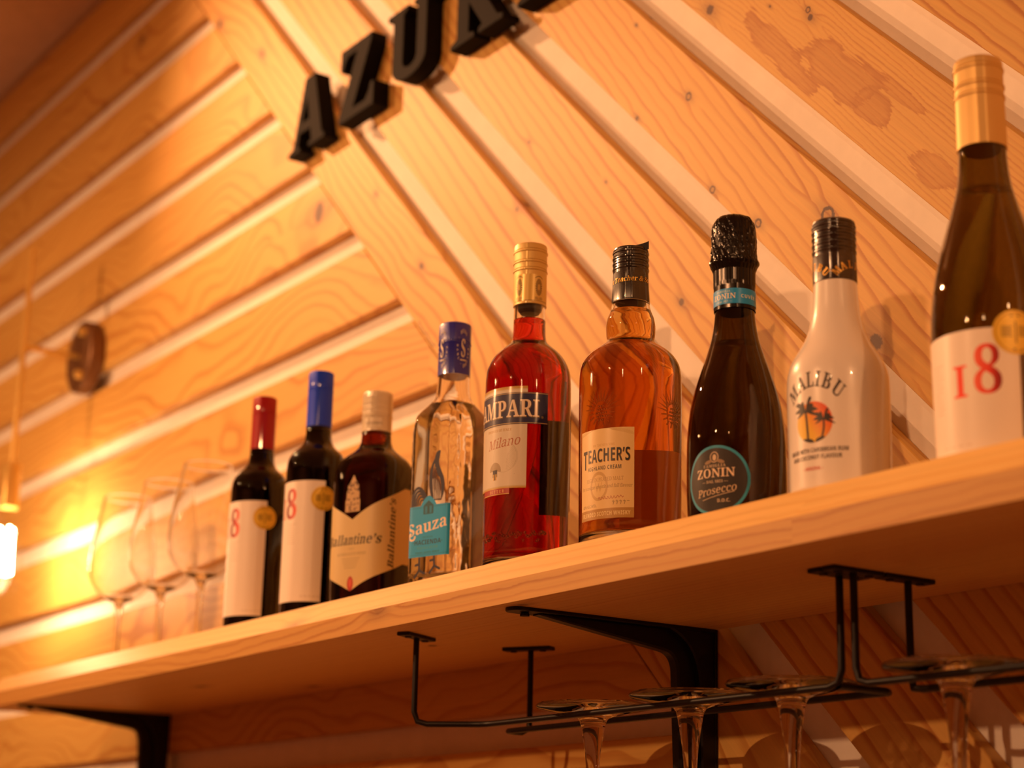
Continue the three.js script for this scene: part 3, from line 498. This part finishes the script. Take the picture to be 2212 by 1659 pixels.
// ---- square clear tequila bottle
{
  const t = seat('tequila_bottle', 'square clear glass bottle with blue cap and teal label', -1.488, 0.16), rot = 18 * Math.PI / 180;
  const half = pchip([[0, 32], [150, 32], [160, 31.7], [168, 30], [176, 26], [184, 21.2], [192, 18.0], [200, 17.0], [218, 16.0]]);
  const rad = (off) => (a, y) => { const A = half(y) - off, k = sstep(194, 168, y), e = 2 + 7 * k, c = Math.abs(Math.sin(a - rot)) / A, s = Math.abs(Math.cos(a - rot)) / A, d = (Math.abs(Math.sin(a - rot)) + Math.abs(Math.cos(a - rot))) / (A * (1.72 + 0.0 * k)); return 1 / Math.max(Math.pow(Math.pow(c, e) + Math.pow(s, e), 1 / e), k > 0 ? d * k : 0); };
  const N = 96;
  const skin = (rd, y0, y1, bump) => {   // closed loft from y0 to y1
    const P = [], I = [], ys = []; for (let y = y0; y < y1; y += 3) ys.push(y); ys.push(y1);
    ys.forEach((y, j) => { for (let i = 0; i < N; i++) { const a = i / N * Math.PI * 2; let r = rd(a, y) - (j === 0 ? 1.5 : 0); if (bump && y > 12 && y < 158) { const rel = ((a - rot) / (Math.PI / 2) % 1 + 1) % 1, e = Math.max(0, 1 - Math.abs(rel - 0.5) / 0.14); r += e * 0.55 * noise(y * 0.33 + i * 0.13, i * 0.7, 77); } P.push(r * Math.sin(a) * MM, y * MM, r * Math.cos(a) * MM); } });
    for (let j = 0; j < ys.length - 1; j++) for (let i = 0; i < N; i++) { const a = j * N + i, b = j * N + (i + 1) % N; I.push(a, b, b + N, a, b + N, a + N); }
    const c0 = P.length / 3; P.push(0, y0 * MM, 0, 0, y1 * MM, 0); for (let i = 0; i < N; i++) { I.push(c0, (i + 1) % N, i); const o = (ys.length - 1) * N; I.push(c0 + 1, o + i, o + (i + 1) % N); }
    const g = new THREE.BufferGeometry(); g.setAttribute('position', new THREE.Float32BufferAttribute(P, 3)); g.setIndex(I); g.computeVertexNormals(); return g;
  };
  const outer = skin(rad(0), 0, 218, true), cav = skin(rad(3.2), 10, 217.9, false); cav.setIndex(Array.from(cav.index.array).reverse()); { const n = cav.attributes.normal; for (let i = 0; i < n.count; i++) n.setXYZ(i, -n.getX(i), -n.getY(i), -n.getZ(i)); }
  part('glass', mergeGeometries([outer, cav]), bottleGlass, t);
  part('tequila', skin(rad(3.0), 9.8, 186, false), liquidMat([0.97, 0.95, 0.88], 0.25), t, 'clear spirit inside');
  const cap = part('screw_cap', screwCap(216, 271, 16.4, { ridges: [250], bead: 0.5 }), gloss(rgb(0.015, 0.02, 0.42)), t, 'dark blue printed screw cap');
  part('cap_print', wrap(() => 16.45, -30, 120, 219, 266, { n: 30, m: 4, off: 0.7 }), std({ map: canvasTex(420, 150, (g, w, h) => {
    g.clearRect(0, 0, w, h); g.strokeStyle = '#d8cfc8'; g.fillStyle = '#d8cfc8'; const ring = (cx) => { const s = 'CALIDAD · 1873 · DESDE · '; for (let i = 0; i < s.length; i++) { const a = i / s.length * Math.PI * 2; g.save(); g.translate(cx + 58 * Math.cos(a), 75 + 58 * Math.sin(a)); g.rotate(a + Math.PI / 2); txt(g, s[i], 0, 5, 'bold 17px sans-serif', '#d8cfc8'); g.restore(); } txt(g, 'S', cx, 104, 'bold 84px serif', '#d8cfc8'); g.fillRect(cx - 32, 112, 64, 5); }; ring(110); ring(330);
  }), roughness: 0.4, alphaTest: 0.45 }), cap, 'white print on the cap');
  const face = (w) => (u) => rot + Math.atan2((u - 0.5) * w, 32);
  const teal = canvasTex(620, 700, (g, w, h) => {
    g.clearRect(0, 0, w, h); g.fillStyle = '#00acf4'; g.beginPath(); g.moveTo(0, 120); g.lineTo(200, 120); g.quadraticCurveTo(240, 30, 310, 10); g.quadraticCurveTo(380, 30, 420, 120); g.lineTo(w, 120); g.lineTo(w, h); g.lineTo(0, h); g.fill();
    g.strokeStyle = '#0480b8'; g.lineWidth = 5; g.strokeRect(22, 140, w - 44, h - 165); g.fillStyle = '#0c5f74'; g.beginPath(); g.moveTo(240, 220); g.lineTo(240, 120); g.lineTo(310, 62); g.lineTo(380, 120); g.lineTo(380, 220); g.fill(); g.fillStyle = '#0f90c4'; g.fillRect(262, 130, 30, 80); g.fillRect(326, 130, 30, 80);
    g.save(); g.translate(300, 420); g.rotate(-0.16); g.transform(1, 0, -0.12, 1, 0, 0); txt(g, 'Sauza', 0, 0, 'bold 190px serif', '#ffe9d8'); g.restore();
    g.strokeStyle = '#ffe9d8'; g.lineWidth = 22; g.beginPath(); g.arc(88, 462, 40, -0.2, 4.4); g.stroke();
    txt(g, 'THE HOUSE', 310, 490, '26px serif', '#0b6c80'); txt(g, '·HACIENDA·', 310, 562, 'bold 74px sans-serif', '#0a3f5c'); txt(g, 'TEQUILA SILVER', 310, 612, '36px serif', '#5aa7b0'); txt(g, 'TEQUILA, JALISCO, MEXICO', 310, 662, 'bold 26px sans-serif', '#0b6c80');
  });
  part('label', wrap(rad(0), 0, 0, 28, 89, { n: 24, m: 10, az: face(55) }), std({ map: teal, roughness: 0.45, alphaTest: 0.5 }), t);
  part('rooster_print', wrap(rad(0), 0, 0, 4, 134, { n: 24, m: 20, az: face(46), off: 0.2 }), std({ map: canvasTex(420, 1200, (g, w, h) => {
    g.clearRect(0, 0, w, h); g.fillStyle = '#1d1c3a'; g.strokeStyle = '#1d1c3a'; g.lineCap = 'round';
    // neck and head, tail plumes, legs
    g.beginPath(); g.moveTo(250, 470); g.bezierCurveTo(180, 330, 200, 160, 262, 90); g.bezierCurveTo(270, 30, 300, 4, 330, 20); g.lineTo(318, 84); g.bezierCurveTo(300, 130, 330, 180, 370, 260); g.bezierCurveTo(395, 330, 385, 430, 350, 480); g.fill();
    g.globalCompositeOperation = 'destination-out'; g.lineWidth = 9; for (let i = 0; i < 5; i++) { g.beginPath(); g.moveTo(262 + i * 10, 140 + i * 30); g.bezierCurveTo(240 + i * 22, 250, 250 + i * 24, 330, 270 + i * 18, 460); g.stroke(); } g.globalCompositeOperation = 'source-over';
    for (let i = 0; i < 5; i++) { g.lineWidth = 26 - i * 3; g.beginPath(); g.moveTo(20 + i * 22, 500); g.bezierCurveTo(10 + i * 24, 320 + i * 34, 110 + i * 8, 270 + i * 40, 190, 470 + i * 8); g.stroke(); }
    g.lineWidth = 22; for (const [x, y] of [[120, 0], [290, -30]]) { g.beginPath(); g.moveTo(x, 990); g.lineTo(x + 4, 1100 + y); g.lineTo(x - 46, 1160 + y); g.moveTo(x + 4, 1100 + y); g.lineTo(x + 64, 1130 + y); g.moveTo(x - 40, 1050 + y); g.lineTo(x, 1044 + y); g.stroke(); }
  }), roughness: 0.5, alphaTest: 0.5 }), t, 'dark blue printed rooster');
}

// ---- red aperitif bottle
{
  const P = [[0, 39.6], [100, 40], [160, 40.3], [176, 40.2], [189.5, 39.2], [198.6, 36.2], [207.7, 30.4], [214.6, 23], [219, 18.0], [222.5, 16.2], [230, 15.4], [256, 15]];
  const t = seat('aperitif_bottle', 'red aperitif bottle with gold cap and blue and white label', -1.3561, 0.16);
  part('glass', bottleShell(P, 258), bottleGlass, t);
  part('aperitif', drink(P, 242), liquidMat([0.66, 0.028, 0.012], 0.028), t, 'bright red drink inside');
  const gold = gloss(rgb(0.70, 0.50, 0.16), { roughness: 0.38, metalness: 0.3 });
  const cap = part('screw_cap', screwCap(256, 318, 15.9, { ridges: [291, 299, 310], bead: 0.7 }), gold, t);
  const capTex = canvasTex(512, 190, (g, w, h) => { g.fillStyle = '#d9ba66'; g.fillRect(0, 0, w, h); for (const x of [96, 366]) { g.fillStyle = '#5a4522'; for (let i = 0; i < 20; i++) { const a = i / 20 * Math.PI * 2; g.beginPath(); g.moveTo(x, 90); g.lineTo(x + 48 * Math.cos(a), 90 + 60 * Math.sin(a)); g.lineTo(x + 48 * Math.cos(a + 0.2), 90 + 60 * Math.sin(a + 0.2)); g.fill(); } g.fillStyle = '#c9a957'; g.fillRect(x - 15, 70, 30, 40); g.strokeStyle = '#5a4522'; g.lineWidth = 5; g.beginPath(); g.arc(x, 120, 106, -2.1, -1.04); g.stroke(); txt(g, 'MILANO', x, 178, 'bold 26px serif', '#6a5228'); } g.fillStyle = '#8d7134'; g.fillRect(0, 183, w, 4); });
  part('cap_print', wrap(() => 15.9, -10, 125, 258, 285, { n: 24, m: 2, off: 0.2 }), gloss(0xffffff, { map: capTex, roughness: 0.38, metalness: 0.3 }), cap);
  part('stopper', turned([[0, 248], [9, 249], [11.5, 252], [11.8, 257.5], [0, 257.5]], 32), std({ color: rgb(0.02, 0.02, 0.02), roughness: 0.4 }), t, 'black pourer insert in the neck');
  const labT = canvasTex(760, 1000, (g, w, h) => {
    g.fillStyle = '#cdbf95'; g.fillRect(0, 0, w, h); g.fillStyle = '#c9a24a'; g.fillRect(0, 0, w, 22); g.fillRect(0, h - 14, w, 14); g.fillStyle = '#dcd6c6'; g.fillRect(0, 34, w, h - 60);
    txt(g, 'PRODUCE OF ITALY', w * 0.55, 438, 'bold 34px serif', '#b08a3c'); g.save(); g.transform(1, -0.08, 0, 1, 0, 30); txt(g, 'Milano', w * 0.62, 600, 'italic 128px serif', '#a8582a'); g.restore();
    g.strokeStyle = '#c2bba8'; g.lineWidth = 4; g.beginPath(); g.arc(w * 0.66, 690, 150, 0, 7); g.stroke(); for (let i = 0; i < 9; i++) { g.beginPath(); g.arc(w * 0.7, 690, 20 + i * 14, -1, 1.6); g.stroke(); }
    const x = w * 0.5, y = 820; g.fillStyle = '#7a5a1e'; for (let i = 0; i < 18; i++) { const a = Math.PI + i / 17 * Math.PI; g.beginPath(); g.moveTo(x, y); g.lineTo(x + 84 * Math.cos(a), y + 84 * Math.sin(a)); g.lineTo(x + 84 * Math.cos(a + 0.1), y + 84 * Math.sin(a + 0.1)); g.fill(); } g.fillStyle = '#191a30'; g.fillRect(x - 34, y - 10, 68, 70); g.fillStyle = '#d2a83e'; g.fillRect(x - 26, y + 30, 52, 60); g.fillStyle = '#191a30'; g.fillRect(x - 8, y + 30, 16, 60); txt(g, '•', x + 250, 870, '20px sans-serif', '#888');
  });
  part('label', wrap(round(P), -36, 55, 71, 167, { n: 36, m: 10 }), paper(labT, { clearcoat: 0.8, clearcoatRoughness: 0.12 }), t);
  const bandT = canvasTex(1400, 420, (g, w, h) => {
    g.fillStyle = '#101a52'; g.fillRect(0, 0, w, h); g.fillStyle = '#cdb67a'; g.fillRect(0, 8, w, 8); g.fillRect(0, h - 16, w, 8);
    g.font = 'bold 318px serif'; g.save(); g.translate(w * 0.925, 325); g.scale(1090 / g.measureText('CAMPARI').width, 1); g.lineWidth = 14; g.lineJoin = 'round'; g.strokeStyle = '#6b5a36'; g.font = 'bold 318px serif'; g.textAlign = 'right'; g.strokeText('CAMPARI', 6, 6); txt(g, 'CAMPARI', 0, 0, 'bold 318px serif', '#efe2cf', 'right'); g.restore(); txt(g, '®', w * 0.95, 345, '44px sans-serif', '#cdb67a');
  });
  part('name_band', wrap(round(P), -66, 82, 131, 161, { n: 56, m: 4, off: 0.7 }), paper(bandT, { clearcoat: 0.8, clearcoatRoughness: 0.12 }), t, 'dark blue band with white lettering');
  part('foot_strip', wrap(round(P), -14, 33, 65.5, 72, { n: 20, m: 2, off: 0.75 }), paper(canvasTex(400, 60, (g, w, h) => { g.fillStyle = '#c9a24a'; g.fillRect(0, 0, w, h); g.fillStyle = '#a8230e'; g.fillRect(0, 8, w, h - 16); txt(g, 'BITTER', w * 0.6, 44, 'bold 36px serif', '#e6bd78', 'center', '14px'); })), t, 'small red strip');
  part('back_label', wrap(round(P), 142, 227, 58, 150, { n: 36, m: 8, off: 0.3 }), std({ color: rgb(0.05, 0.02, 0.04), roughness: 0.7, side: THREE.DoubleSide }), t, 'dark label on the back');
  // raised lettering near the foot
  const dots = []; const R = rng(3); for (let i = 0; i < 46; i++) { const a = (-18 + i * 2.2) * Math.PI / 180, y = 22 + R() * 9, r = 40.05; dots.push(new THREE.SphereGeometry(0.0011 + R() * 0.0006, 8, 6).translate(r * Math.sin(a) * MM, y * MM, r * Math.cos(a) * MM)); }
  const em = part('embossing', mergeGeometries(dots), bottleGlass, t, 'raised glass lettering round the foot'); em.userData.kind = 'stuff';
}

// ---- amber whisky bottle
{
  const P = [[0, 43.4], [60, 44], [126, 44.4], [149.7, 44.2], [159.7, 42.9], [166.3, 40], [173, 34.3], [178, 27.5], [181.5, 22.8], [184.4, 20.6], [188, 21.2], [196.5, 21.7], [205, 20.5], [211, 18.2], [215, 17.0], [222, 16.2]];
  const t = seat('whisky_bottle', 'amber whisky bottle with black ridged cap and cream label', -1.2, 0.16);
  part('glass', bottleShell(P, 224, 2.8), bottleGlass, t);
  part('whisky', drink(P, 211, 2.8), liquidMat([0.78, 0.42, 0.09], 0.036), t, 'amber whisky inside');
  const blk = gloss(rgb(0.012, 0.010, 0.010), { clearcoat: 1, roughness: 0.25 });
  const cap = part('screw_cap', screwCap(246, 270, 15.6, { ridges: [250, 255, 260, 265.5], bead: 0.6 }), blk, t);
  { const g = new THREE.PlaneGeometry(0.013, 0.006, 6, 3); const p = g.attributes.position; for (let i = 0; i < p.count; i++) { const u = p.getX(i) / 0.0065; p.setZ(i, 0.0016 * u * u + 0.0006 * Math.sin(9 * u)); p.setY(i, p.getY(i) * (1 + 0.25 * u) + 0.0012 * u); } const b = g.clone(); b.translate(0, 0, 0.0005); part('torn_seal', mergeGeometries([g, b]).rotateY(0.9).translate(0.0125, 0.2695, -0.002), std({ color: rgb(0.012, 0.01, 0.01), roughness: 0.4, side: THREE.DoubleSide }), cap, 'torn strip of black seal'); }
  part('neck_sleeve', turned([[14, 219], [16.7, 219], [16.9, 221], [16.2, 232], [15.6, 246], [14, 246]], 56, 0.7), blk, t, 'black neck sleeve');
  part('sleeve_print', wrap((a, y) => 16.9 - (y - 221) / 25 * 1.2, -20, 120, 232, 244, { n: 24, m: 3, off: 0.2 }), std({ map: canvasTex(420, 110, (g, w, h) => { g.clearRect(0, 0, w, h); g.save(); g.translate(w * 0.47, 76); g.rotate(-0.03); txt(g, 'Wm Teacher & Sons', 0, 0, 'italic bold 58px serif', '#dcb04c'); g.restore(); }), roughness: 0.35, metalness: 0.4, alphaTest: 0.4 }), t, 'gold signature');
  const W = 1000, H = 1040;
  const tex = canvasTex(W, H, (g) => {
    g.fillStyle = '#e7cb8c'; g.fillRect(0, 0, W, H); g.strokeStyle = '#c9a75e'; g.lineWidth = 3; for (let i = 0; i < 26; i++) { const a = -0.2 - i / 26 * 2.7; g.beginPath(); g.moveTo(W * 0.45 + 200 * Math.cos(a), 30 + 30 * Math.sin(a)); g.lineTo(W * 0.45 + 600 * Math.cos(a), 120 + 140 * Math.sin(a)); g.stroke(); }
    txt(g, 'WM TEACHER & SONS', W * 0.5, 205, '40px sans-serif', '#c39b52'); 
    for (const [dx, dy, c] of [[7, 7, '#c08a2c'], [0, 0, '#14110d']]) { g.save(); g.translate(W * 0.06 + dx, 385 + dy); g.scale(0.72, 1); txt(g, 'T', 0, 60, 'bold 300px sans-serif', c, 'left'); g.restore(); g.save(); g.font = 'bold 214px sans-serif'; g.translate(W * 0.185 + dx, 385 + dy); g.scale(W * 0.76 / g.measureText('EACHER’S').width, 1); txt(g, 'EACHER’S', 0, 0, 'bold 214px sans-serif', c, 'left'); g.restore(); }
    txt(g, 'HIGHLAND CREAM', W * 0.50, 478, 'bold 64px sans-serif', '#1d1812', 'center', '4px');
    g.strokeStyle = 'rgba(170,130,60,0.45)'; g.lineWidth = 36; g.beginPath(); g.arc(W * 0.42, 665, 150, 0, 7); g.stroke(); g.lineWidth = 10; g.beginPath(); g.moveTo(W * 0.36, 620); g.lineTo(W * 0.39, 720); g.lineTo(W * 0.42, 640); g.lineTo(W * 0.45, 720); g.lineTo(W * 0.48, 620); g.stroke();
    txt(g, 'HIGH IN PEATED MALT', W * 0.5, 610, '60px serif', '#a98445'); txt(g, 'for a unique smooth and full flavour', W * 0.5, 690, 'italic 54px serif', '#8a6a34');
    scrawl(g, W * 0.42, 815, 420, 70, '#9c2a1c', 12, 6); txt(g, '40% ALC./VOL.', W * 0.06, 900, '50px sans-serif', '#6d5630', 'left');
    g.strokeStyle = '#7a6238'; g.lineWidth = 5; for (let i = 0; i < 5; i++) { const x = W * 0.66 + i * 58; g.beginPath(); g.moveTo(x, 850); g.lineTo(x + 36, 850); if (i < 4) { g.lineTo(x + 14, 886); g.moveTo(x + 18, 836); g.lineTo(x + 20, 886); } g.stroke(); }
    g.fillStyle = '#b48a3e'; g.fillRect(0, 925, W, 115); txt(g, 'BLENDED SCOTCH WHISKY', W * 0.5, 1005, 'bold 66px sans-serif', '#ead7a0', 'center', '3px');
  });
  part('label', wrap(round(P), -14, 56.5, 18.5, 96, { n: 36, m: 10 }), paper(tex, { clearcoat: 0.35, clearcoatRoughness: 0.28 }), t);
  part('back_label', wrap(round(P), 172, 238, 14, 92, { n: 30, m: 6, off: 0.3 }), phys({ color: rgb(0.85, 0.72, 0.5), roughness: 0.95, transmission: 0.6, thickness: 0, side: THREE.DoubleSide }), t, 'label on the back');
  for (const az of [18, 106]) {  // raised thistle and rays on the shoulder
    const gs = []; const put = (u, v, s) => { const a = az * Math.PI / 180 + u / 44.2, r = 44.3; gs.push(new THREE.SphereGeometry(s * MM, 8, 6).scale(1, 1, 1).translate(r * Math.sin(a) * MM, v * MM, r * Math.cos(a) * MM)); };
    for (let i = -2; i <= 2; i++) for (let j = 0; j < 5; j++) if (Math.abs(i) < 3 - Math.abs(j - 2) * 0.6) put(i * 2.4 + (j % 2) * 1.2, 104 + j * 3, 1.1);
    for (let k = 0; k < 13; k++) { const b = 0.15 + k / 12 * (Math.PI - 0.3); for (let q = 0; q < 9; q++) { const d = 9 + q * 1.4; put(d * Math.cos(b) * 0.9, 112 + d * Math.sin(b), 0.8 - q * 0.05); } }
    for (let k = 0; k < 8; k++) { const b = Math.PI + 0.1 + k / 7 * (Math.PI - 0.2); for (let q = 0; q < 4; q++) { const d = 9 + q * 1.3; put(d * Math.cos(b), 111 + d * Math.sin(b) * 0.9, 0.75); } }
    const e = part('embossing', mergeGeometries(gs), bottleGlass, t, 'thistle raised in the glass'); e.userData.kind = 'stuff';
  }
}

// ---- sparkling wine
{
  const P = [[0, 38.6], [31, 39.5], [61.3, 39.3], [76.6, 38.4], [92, 36.6], [107.5, 33.2], [123, 28.5], [138.7, 23.3], [154.4, 18.9], [167, 16.9], [185, 15.6], [205, 15.0]];
  const t = seat('sparkling_wine_bottle', 'dark green sparkling wine bottle with black crinkled foil top', -1.0628, 0.16);
  part('glass', bottleShell(P, 205, 3.4), tinted([0.24, 0.17, 0.03], 0.0034), t);
  part('wine', drink(P, 147, 3.4), liquidMat([0.82, 0.66, 0.24], 0.10), t, 'wine inside');
  const foilMat = std({ color: rgb(0.018, 0.015, 0.014), roughness: 0.22, metalness: 0.65 });
  const R = pchip([[176, 16.9], [196, 16.9], [209, 17.0], [213.5, 18.4], [217, 19.7], [222, 18.9], [236, 18.3], [247, 17.7], [252, 16.8], [256.5, 13.8], [259.2, 8], [259.8, 2]]);
  const pts = []; for (let y = 176; y <= 259.7; y += 1.05) pts.push([R(y), y]); pts.push([0, 259.8]);
  const fg = lathe(pts, 110), fp = fg.attributes.position;
  for (let i = 0; i < fp.count; i++) { const x = fp.getX(i), y = fp.getY(i), z = fp.getZ(i), r = Math.hypot(x, z); if (r < 1e-4) continue; const a = Math.atan2(x, z), Y = y / MM; const ca = Math.cos(a) * 4, sa = Math.sin(a) * 4;
    let d = Y > 213 ? sstep(213, 218, Y) * (1.25 * Math.abs(noise(ca * 1.6 + Y * 0.05, sa * 1.6 + Y * 0.16, 51)) + 0.6 * Math.abs(noise(ca * 4, sa * 4 + Y * 0.3, 52)) - 0.6) : 0; if (Y > 196 && Y <= 214) d += 0.22 * Math.sin(a * 34);
    if (Y > 214 && Y < 220) d += 0.7 * noise(ca * 3, sa * 3, 53);
    const k = (r + d * MM) / r; fp.setX(i, x * k); fp.setZ(i, z * k); }
  fg.computeVertexNormals(); part('foil', toCreasedNormals(fg.toNonIndexed(), 0.35), foilMat, t, 'black crinkled foil');
  part('neck_band', wrap(() => 16.9, -60, 200, 179, 192, { n: 60, m: 2, off: 0.3 }), paper(canvasTex(1200, 210, (g, w, h) => { g.fillStyle = '#009cec'; g.fillRect(0, 0, w, h); txt(g, 'FAMIGLIA', w * 0.29, 52, '40px serif', '#dfe6d8'); txt(g, 'ZONIN', w * 0.29, 140, 'bold 100px serif', '#f3e6d0'); txt(g, '— DAL 1821 —', w * 0.29, 188, '34px serif', '#dfe6d8'); txt(g, 'CUVÉE 1821', w * 0.66, 130, 'bold 66px sans-serif', '#d9ded0', 'center', '6px'); })), t, 'turquoise neck band');
  const cy = 28.6, rr = 27.6, a0 = 24 - 40, a1 = 24 + 40, circ = (s) => (u) => cy + s * Math.sqrt(Math.max(0.02, 1 - (2 * u - 1) ** 2)) * rr;
  const lab = canvasTex(760, 760, (g, w) => {
    g.fillStyle = '#2f9cc4'; g.fillRect(0, 0, w, w); g.fillStyle = '#2b2624'; g.beginPath(); g.arc(380, 380, 350, 0, 7); g.fill();
    g.fillStyle = '#b9a48a'; g.beginPath(); g.ellipse(370, 130, 52, 62, 0, 0, 7); g.fill(); g.fillStyle = '#2b2624'; g.beginPath(); g.ellipse(370, 130, 38, 48, 0, 0, 7); g.fill(); g.fillStyle = '#d8c4a6'; g.beginPath(); g.ellipse(372, 134, 22, 36, 0, 0, 7); g.fill(); g.fillStyle = '#9b8468'; for (const s of [-1, 1]) { g.beginPath(); g.ellipse(370 + s * 72, 180, 46, 20, s * 0.3, 0, 7); g.fill(); }
    txt(g, 'FAMIGLIA', 370, 240, 'bold 44px serif', '#d8c4a6', 'center', '4px'); txt(g, 'ZONIN', 370, 350, 'bold 134px serif', '#f0d9bd'); txt(g, '— DAL 1821 —', 370, 412, 'bold 42px serif', '#d8c4a6');
    g.save(); g.translate(380, 530); g.rotate(-0.12); txt(g, 'Prosecco', 0, 0, 'italic 112px serif', '#e2c9a6'); g.strokeStyle = '#e2c9a6'; g.lineWidth = 6; g.beginPath(); g.moveTo(-170, 40); g.quadraticCurveTo(20, 24, 210, 8); g.stroke(); g.restore(); txt(g, 'D.O.C.', 470, 625, 'bold 50px sans-serif', '#d8c4a6');
  });
  part('label', wrap(round(P), a0, a1, circ(-1), circ(1), { n: 48, m: 14 }), paper(lab, { clearcoat: 0.08, roughness: 0.6 }), t, 'round black label with turquoise rim');
}

// ---- white rum bottle
{
  const P = [[0, 37.4], [60, 38], [79.2, 38.1], [92.4, 37.7], [99, 36.6], [105.7, 34.3], [112.3, 30.7], [119, 26.6], [124.3, 23.8], [132.4, 20.8], [145.9, 18.1], [159.4, 17], [170, 16.3]];
  const t = seat('rum_bottle', 'glossy white rum bottle with dark ridged cap and palm tree print', -0.9477, 0.16);
  const white = phys({ color: rgb(0.90, 0.87, 0.83), roughness: 0.3, clearcoat: 1, clearcoatRoughness: 0.02 });
  part('body', solidBottle(P, 171), white, t);
  const blk = gloss(rgb(0.022, 0.012, 0.010), { clearcoat: 1, roughness: 0.25 });
  const cap = part('screw_cap', screwCap(190, 219.5, 16.4, { ridges: [194, 199.5, 205, 210, 214.5], bead: 0.6 }), blk, t);
  part('collar', turned([[14, 169], [16.7, 169], [16.8, 170], [16.6, 190], [14, 190]], 56, 0.7), blk, t, 'dark neck collar');
  part('collar_print', wrap(() => 16.75, -60, 140, 171, 188, { n: 36, m: 3, off: 0.25 }), std({ map: canvasTex(800, 230, (g, w, h) => { g.clearRect(0, 0, w, h); const arc = (cx) => { const s = 'MALIBU'; for (let i = 0; i < 6; i++) { const a = (i - 2.5) * 0.33; g.save(); g.translate(cx + 230 * Math.sin(a), 360 - 230 * Math.cos(a)); g.rotate(a); g.scale(0.85, 1); txt(g, s[i], 0, 0, 'bold 112px serif', '#e0ac4a'); g.restore(); } }; arc(130); arc(640); }), roughness: 0.4, metalness: 0.4, alphaTest: 0.45 }), t, 'gold lettering on the collar');
  const W = 1100, H = 900, a0 = -50, a1 = 78, y0 = 12, y1 = 102, px = (az) => (az - a0) / (a1 - a0) * W, py = (y) => (1 - (y - y0) / (y1 - y0)) * H, mm = H / (y1 - y0);
  const print = canvasTex(W, H, (g) => {
    g.clearRect(0, 0, W, H); const cx = px(16), cyy = py(53), rx = 15 * W / ((a1 - a0) / 180 * Math.PI * 38), ry = 15.5 * mm;
    const word = 'MALIBU', wd = [44, 36, 30, 20, 36, 38]; let acc = 0, tot = wd.reduce((a, b) => a + b); const RR = 330;
    for (let i = 0; i < 6; i++) { const a = ((acc + wd[i] / 2) / tot - 0.5) * 1.72; acc += wd[i]; g.save(); g.translate(cx + RR * 1.02 * Math.sin(a), cyy + 62 - RR * Math.cos(a)); g.rotate(a); g.scale(0.82, 1); txt(g, word[i], 0, 0, 'bold 168px serif', '#20130f'); g.restore(); }
    const sun = g.createLinearGradient(cx + rx, cyy - ry, cx - rx * 0.6, cyy + ry); sun.addColorStop(0, '#e2371f'); sun.addColorStop(0.35, '#ef7a2a'); sun.addColorStop(0.7, '#f2c02a'); sun.addColorStop(1, '#f0d23c');
    g.fillStyle = sun; g.beginPath(); g.ellipse(cx, cyy, rx, ry, 0, 0, 7); g.fill();
    g.save(); g.beginPath(); g.ellipse(cx, cyy, rx, ry, 0, 0, 7); g.clip(); g.fillStyle = '#241712'; g.beginPath(); g.ellipse(cx - rx * 0.45, cyy + ry * 1.0, rx * 0.5, ry * 0.24, 0, 0, 7); g.fill(); g.beginPath(); g.ellipse(cx + rx * 0.5, cyy + ry * 0.95, rx * 0.4, ry * 0.2, 0, 0, 7); g.fill(); g.restore();
    const palm = (x, top, bx, by, s) => { g.strokeStyle = g.fillStyle = '#241712'; g.lineWidth = 22 * s; g.beginPath(); g.moveTo(x, top); g.quadraticCurveTo(x + 16 * s, (top + by) / 2, bx, by); g.stroke(); for (let k = 0; k < 9; k++) { const a = -Math.PI * 1.08 + k / 8 * Math.PI * 1.16, L = (104 + (k % 3) * 20) * s, ex = x + L * Math.cos(a), ey = top + L * Math.sin(a) * 0.8 + 26 * s; g.beginPath(); g.moveTo(x, top); g.quadraticCurveTo(x + L * 0.55 * Math.cos(a), top + L * 0.75 * Math.sin(a) - 22 * s, ex, ey); g.quadraticCurveTo(x + L * 0.5 * Math.cos(a), top + L * 0.4 * Math.sin(a) + 26 * s, x, top + 10 * s); g.fill(); } };
    palm(cx - rx * 0.42, cyy - ry * 0.62, cx - rx * 0.3, cyy + ry * 0.85, 1.15); palm(cx + rx * 0.55, cyy - ry * 0.12, cx + rx * 0.42, cyy + ry * 0.85, 0.85);
    txt(g, 'MADE WITH CARIBBEAN RUM', px(18), py(30.2), 'bold 46px sans-serif', '#2c1812'); txt(g, 'AND COCONUT FLAVOUR', px(16), py(25), 'bold 46px sans-serif', '#2c1812'); txt(g, '– ORIGINAL –', px(14), py(17), 'bold 36px sans-serif', '#d85a3a');
  });
  part('print', wrap(round(P), a0, a1, y0, y1, { n: 48, m: 24, off: 0.12 }), phys({ map: print, roughness: 0.45, clearcoat: 0.35, clearcoatRoughness: 0.05, alphaTest: 0.5 }), t, 'palm tree and lettering print');
}

renderer.render(scene, camera);
